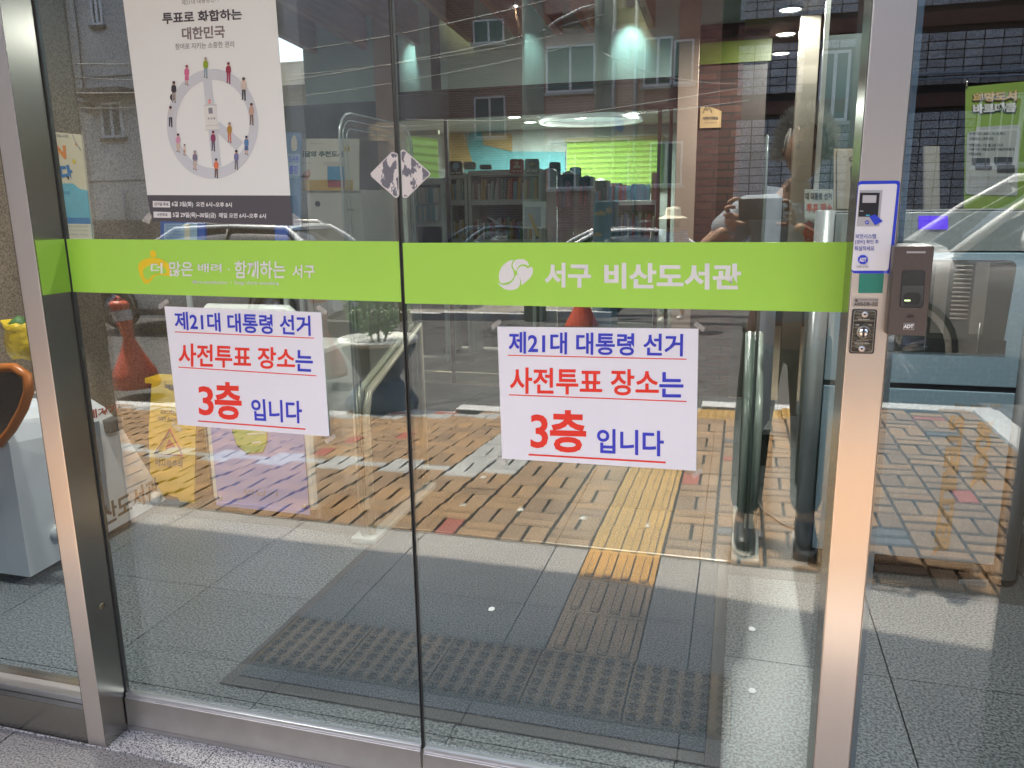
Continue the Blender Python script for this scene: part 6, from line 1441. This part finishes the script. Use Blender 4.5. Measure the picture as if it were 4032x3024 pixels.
# head
def head(parent, cx, cy_, cz, s, skinm, hairm, grey=True):
    import bmesh
    bm = bmesh.new(); bmesh.ops.create_uvsphere(bm, u_segments=32, v_segments=24, radius=1)
    for v in bm.verts:
        x, y, z = v.co
        jaw = max(0, -z); x *= 1 - .28 * jaw ** 1.5; y *= 1 - .10 * jaw
        if y > 0 and z < -.2: y *= 1.05
        if y > .6 and -.35 < z < .15: y += .0
        d_ = abs(x)
        if y > .7: y += .16 * max(0, 1 - (d_ / .16)) * max(0, 1 - abs(z + .12) / .26)        # nose
        if y > .6: y -= .07 * max(0, 1 - abs(d_ - .36) / .2) * max(0, 1 - abs(z - .05) / .16)    # eye sockets
        if y > .6: y += .03 * max(0, 1 - abs(z - .22) / .1) * max(0, 1 - d_ / .6)
        if y > .6: y += .04 * max(0, 1 - d_ / .3) * max(0, 1 - abs(z + .52) / .1)                # lips
        v.co = (x * .076 * s, y * .096 * s, z * .118 * s)
    mb = MB(); bm.verts.index_update(); mb.add([(v.co.x + cx, v.co.y + cy_, v.co.z + cz) for v in bm.verts], [[v.index for v in f.verts] for f in bm.faces], True); bm.free()
    h = mb.build('head', skinm, parent, local=True)
    for s_ in (-1, 1):
        MB().lathe([(0, -.010), (.012, -.008), (.018, 0), (.014, .008), (0, .006)], cx + s_ * .078 * s, cy_ - .005, cz - .005, 12, 'x', sy=1.0).build('ear', skinm, h, local=True)
        MB().lathe([(0, 0), (.009, .003), (.011, .006), (0, .008)], cx + s_ * .028 * s, cy_ + .080 * s, cz + .008, 12, 'y').build('eye', mat('eye', (.05, .04, .035), .2), h, local=True)
        MB().tube([(cx + s_ * .014, cy_ + .094 * s, cz + .028), (cx + s_ * .030, cy_ + .092 * s, cz + .034), (cx + s_ * .045, cy_ + .082 * s, cz + .028)], .003, 5).build('eyebrow', hairm, h, local=True)
    MB().tube([(cx - .022, cy_ + .092 * s, cz - .060), (cx, cy_ + .098 * s, cz - .058), (cx + .022, cy_ + .092 * s, cz - .060)], .003, 5).build('mouth', mat('lips', (.22, .09, .07), .5), h, local=True)
    return h
hd = head(r, .02, .05, 1.615, 1.0, skin, mat('grey_hair', (.38, .37, .355), .8, var=.4, vs=60))
mb = MB(); random.seed(9)
for k in range(2600):
    a = random.uniform(0, 2 * pi); ph = math.acos(random.uniform(-.25, 1)); n_ = Vector((sin(ph) * cos(a), sin(ph) * sin(a), cos(ph)))
    if n_.y > .35 and n_.z < .55: continue
    p = Vector((n_.x * .080, n_.y * .098 - .006, n_.z * .122)); L_ = random.uniform(.022, .042); t_ = Vector((-n_.y, n_.x, .3)).normalized()
    q = p + (n_ * .8 + t_ * .5 + Vector((random.uniform(-.4, .4), random.uniform(-.4, .4), random.uniform(-.2, .5)))).normalized() * L_; w_ = t_.cross(n_).normalized() * .004
    c_ = Vector((.02, .05, 1.617)); mb.add([c_ + p * 1.08 - w_, c_ + q * 1.22, c_ + p * 1.08 + w_], [(0, 1, 2)])
mb.build('hair', MATS['grey_hair'], r, local=True)
mb = MB().lathe([(.0795 * sin(t), .120 * cos(t)) for t in [j * pi / 2 / 8 for j in range(9)]], .02, .042, 1.621, 24, sy=1.22); mb.build('hair', MATS['grey_hair'], r, local=True)
# hands: palm plus five tapered fingers each, closed on the phone
def hand(parent, wrist, palm, fingers, m):
    pts = [(*wrist, .027, .024), (*(Vector(wrist).lerp(Vector(palm), .55)), .034, .022), (*palm, .036, .017)]; skinned('hand', pts, chain(pts), m, parent)
    for f in fingers:
        q = [(*p, rr) for p, rr in zip(f, (.0095, .0088, .0082, .0068))]; skinned('finger', q, chain(q), m, parent, 2)
X = P
def loc(p): return tuple(Vector(p) - P)
# phone just behind the lens (lens at the camera position), held landscape
yaw = R(16); f1 = Vector((cos(yaw), sin(yaw), 0))   # along the phone
pf = mat('phone_black', (.012, .014, .016), .25, coat=.6)
rp_ = thing('phone', 'black phone held level in front of the photographer face', 'phone', (.07, -1.645, 1.40), None, 0)
rp_.rotation_euler = (R(-12), 0, R(15))
MB().box(-.088, .078, -.004, .004, -.045, .038, .004).build('case', pf, rp_, local=True)
MB().box(-.083, -.050, .0041, .0052, -.012, .034, .003).build('lens_island', mat('lens_island', (.03, .032, .035), .2), rp_, local=True)
R0 = loc((-.04, -1.735, 1.335))
hand(r, R0, loc((-.035, -1.675, 1.375)), [
    [loc((-.045, -1.665, 1.405)), loc((-.052, -1.630, 1.425)), loc((-.030, -1.618, 1.437)), loc((-.008, -1.622, 1.436))],
    [loc((-.052, -1.668, 1.388)), loc((-.064, -1.634, 1.402)), loc((-.046, -1.619, 1.408)), loc((-.026, -1.621, 1.404))],
    [loc((-.054, -1.672, 1.370)), loc((-.066, -1.640, 1.378)), loc((-.050, -1.624, 1.378)), loc((-.030, -1.626, 1.374))],
    [loc((-.050, -1.676, 1.354)), loc((-.060, -1.648, 1.352)), loc((-.046, -1.632, 1.350)), loc((-.028, -1.632, 1.349))],
    [loc((-.028, -1.690, 1.352)), loc((-.012, -1.672, 1.345)), loc((.006, -1.660, 1.343)), loc((.022, -1.655, 1.344))]], skin)
hand(r, loc((.30, -1.70, 1.27)), loc((.20, -1.665, 1.335)), [
    [loc((.175, -1.650, 1.385)), loc((.172, -1.630, 1.410)), loc((.158, -1.622, 1.425)), loc((.142, -1.622, 1.424))],
    [loc((.185, -1.648, 1.368)), loc((.182, -1.628, 1.390)), loc((.168, -1.620, 1.398)), loc((.150, -1.620, 1.392))],
    [loc((.190, -1.650, 1.352)), loc((.188, -1.630, 1.368)), loc((.172, -1.622, 1.372)), loc((.156, -1.623, 1.368))],
    [loc((.190, -1.652, 1.338)), loc((.186, -1.634, 1.348)), loc((.172, -1.628, 1.350)), loc((.158, -1.628, 1.348))],
    [loc((.175, -1.672, 1.338)), loc((.155, -1.662, 1.336)), loc((.140, -1.656, 1.338)), loc((.124, -1.652, 1.340))]], skin)
# the walking woman in a hat
x, y, z = gpt(2640, 1272)
r = thing('person', 'person in a cream bucket hat and blue checked shirt walking along the street', 'person', (x, y, z), None, R(20))
hm = 1.53
B = [(0, 0, .82, .12, .10), (0, 0, .98, .12, .09), (0, 0, 1.13, .125, .09), (0, 0, 1.22, .09, .075), (0, .0, 1.28, .045), (0, .01, 1.33, .042),
     (-.15, 0, 1.205, .045), (-.22, -.03, .98, .037), (-.20, .08, .82, .028), (-.19, .12, .75, .026), (.15, 0, 1.205, .045), (.22, .02, .98, .037), (.20, -.06, .80, .028), (.19, -.07, .72, .026),
     (-.08, 0, .76, .075), (-.09, .10, .44, .05), (-.09, .02, .10, .034), (-.09, .10, .04, .03), (.08, 0, .76, .075), (.08, -.02, .44, .05), (.08, -.22, .14, .034), (.08, -.16, .05, .03)]
skinned('body', B, [(0, 1), (1, 2), (2, 3), (3, 4), (4, 5), (3, 6), (6, 7), (7, 8), (8, 9), (3, 10), (10, 11), (11, 12), (12, 13), (0, 14), (14, 15), (15, 16), (16, 17), (0, 18), (18, 19), (19, 20), (20, 21)], skin, r)
chk = brickmat('checked_shirt', (.62, .66, .72), (.68, .72, .76), (.10, .14, .28), .030, .030, .009, 0.)
S = [(0, 0, .78, .15, .12), (0, 0, .98, .15, .11), (0, 0, 1.13, .16, .115), (0, 0, 1.225, .12, .09), (-.155, 0, 1.21, .062), (-.22, -.03, .99, .055), (-.205, .06, .85, .045), (.155, 0, 1.21, .062), (.22, .02, .99, .055), (.205, -.04, .84, .045)]
skinned('shirt', S, [(0, 1), (1, 2), (2, 3), (3, 4), (4, 5), (5, 6), (3, 7), (7, 8), (8, 9)], chk, r)
skinned('trousers', [(0, 0, .82, .14, .115), (-.085, 0, .72, .09), (-.09, .10, .44, .07), (-.09, .03, .12, .055), (.085, 0, .72, .09), (.08, -.02, .44, .07), (.08, -.20, .17, .055)], [(0, 1), (1, 2), (2, 3), (0, 4), (4, 5), (5, 6)], mat('grey_trousers', (.12, .12, .13), .8), r)
for sx_, sy_, sz in ((-.09, .04, .0), (.08, -.20, .02)): skinned('shoe', [(sx_, sy_ - .04, .05 + sz, .036, .04), (sx_, sy_ + .05, .05 + sz, .04, .042), (sx_, sy_ + .14, .035 + sz, .036, .028)], [(0, 1), (1, 2)], mat('white_shoe', (.5, .48, .45), .6), r)
hd = head(r, 0, .02, 1.40, .92, skin, mat('dark_hair', (.03, .025, .02), .7))
MB().lathe([(.20, 1.405), (.185, 1.42), (.115, 1.445), (.105, 1.46), (.10, 1.52), (.085, 1.555), (0, 1.565)], 0, .02, 0, 28).build('hat', mat('cream_hat', (.74, .67, .50), .8, var=.04), r, local=True)
MB().lathe([(.085, 1.30), (.092, 1.36), (.09, 1.44)], 0, .0, 0, 20, sy=1.05).build('hair', MATS['dark_hair'], r, local=True)
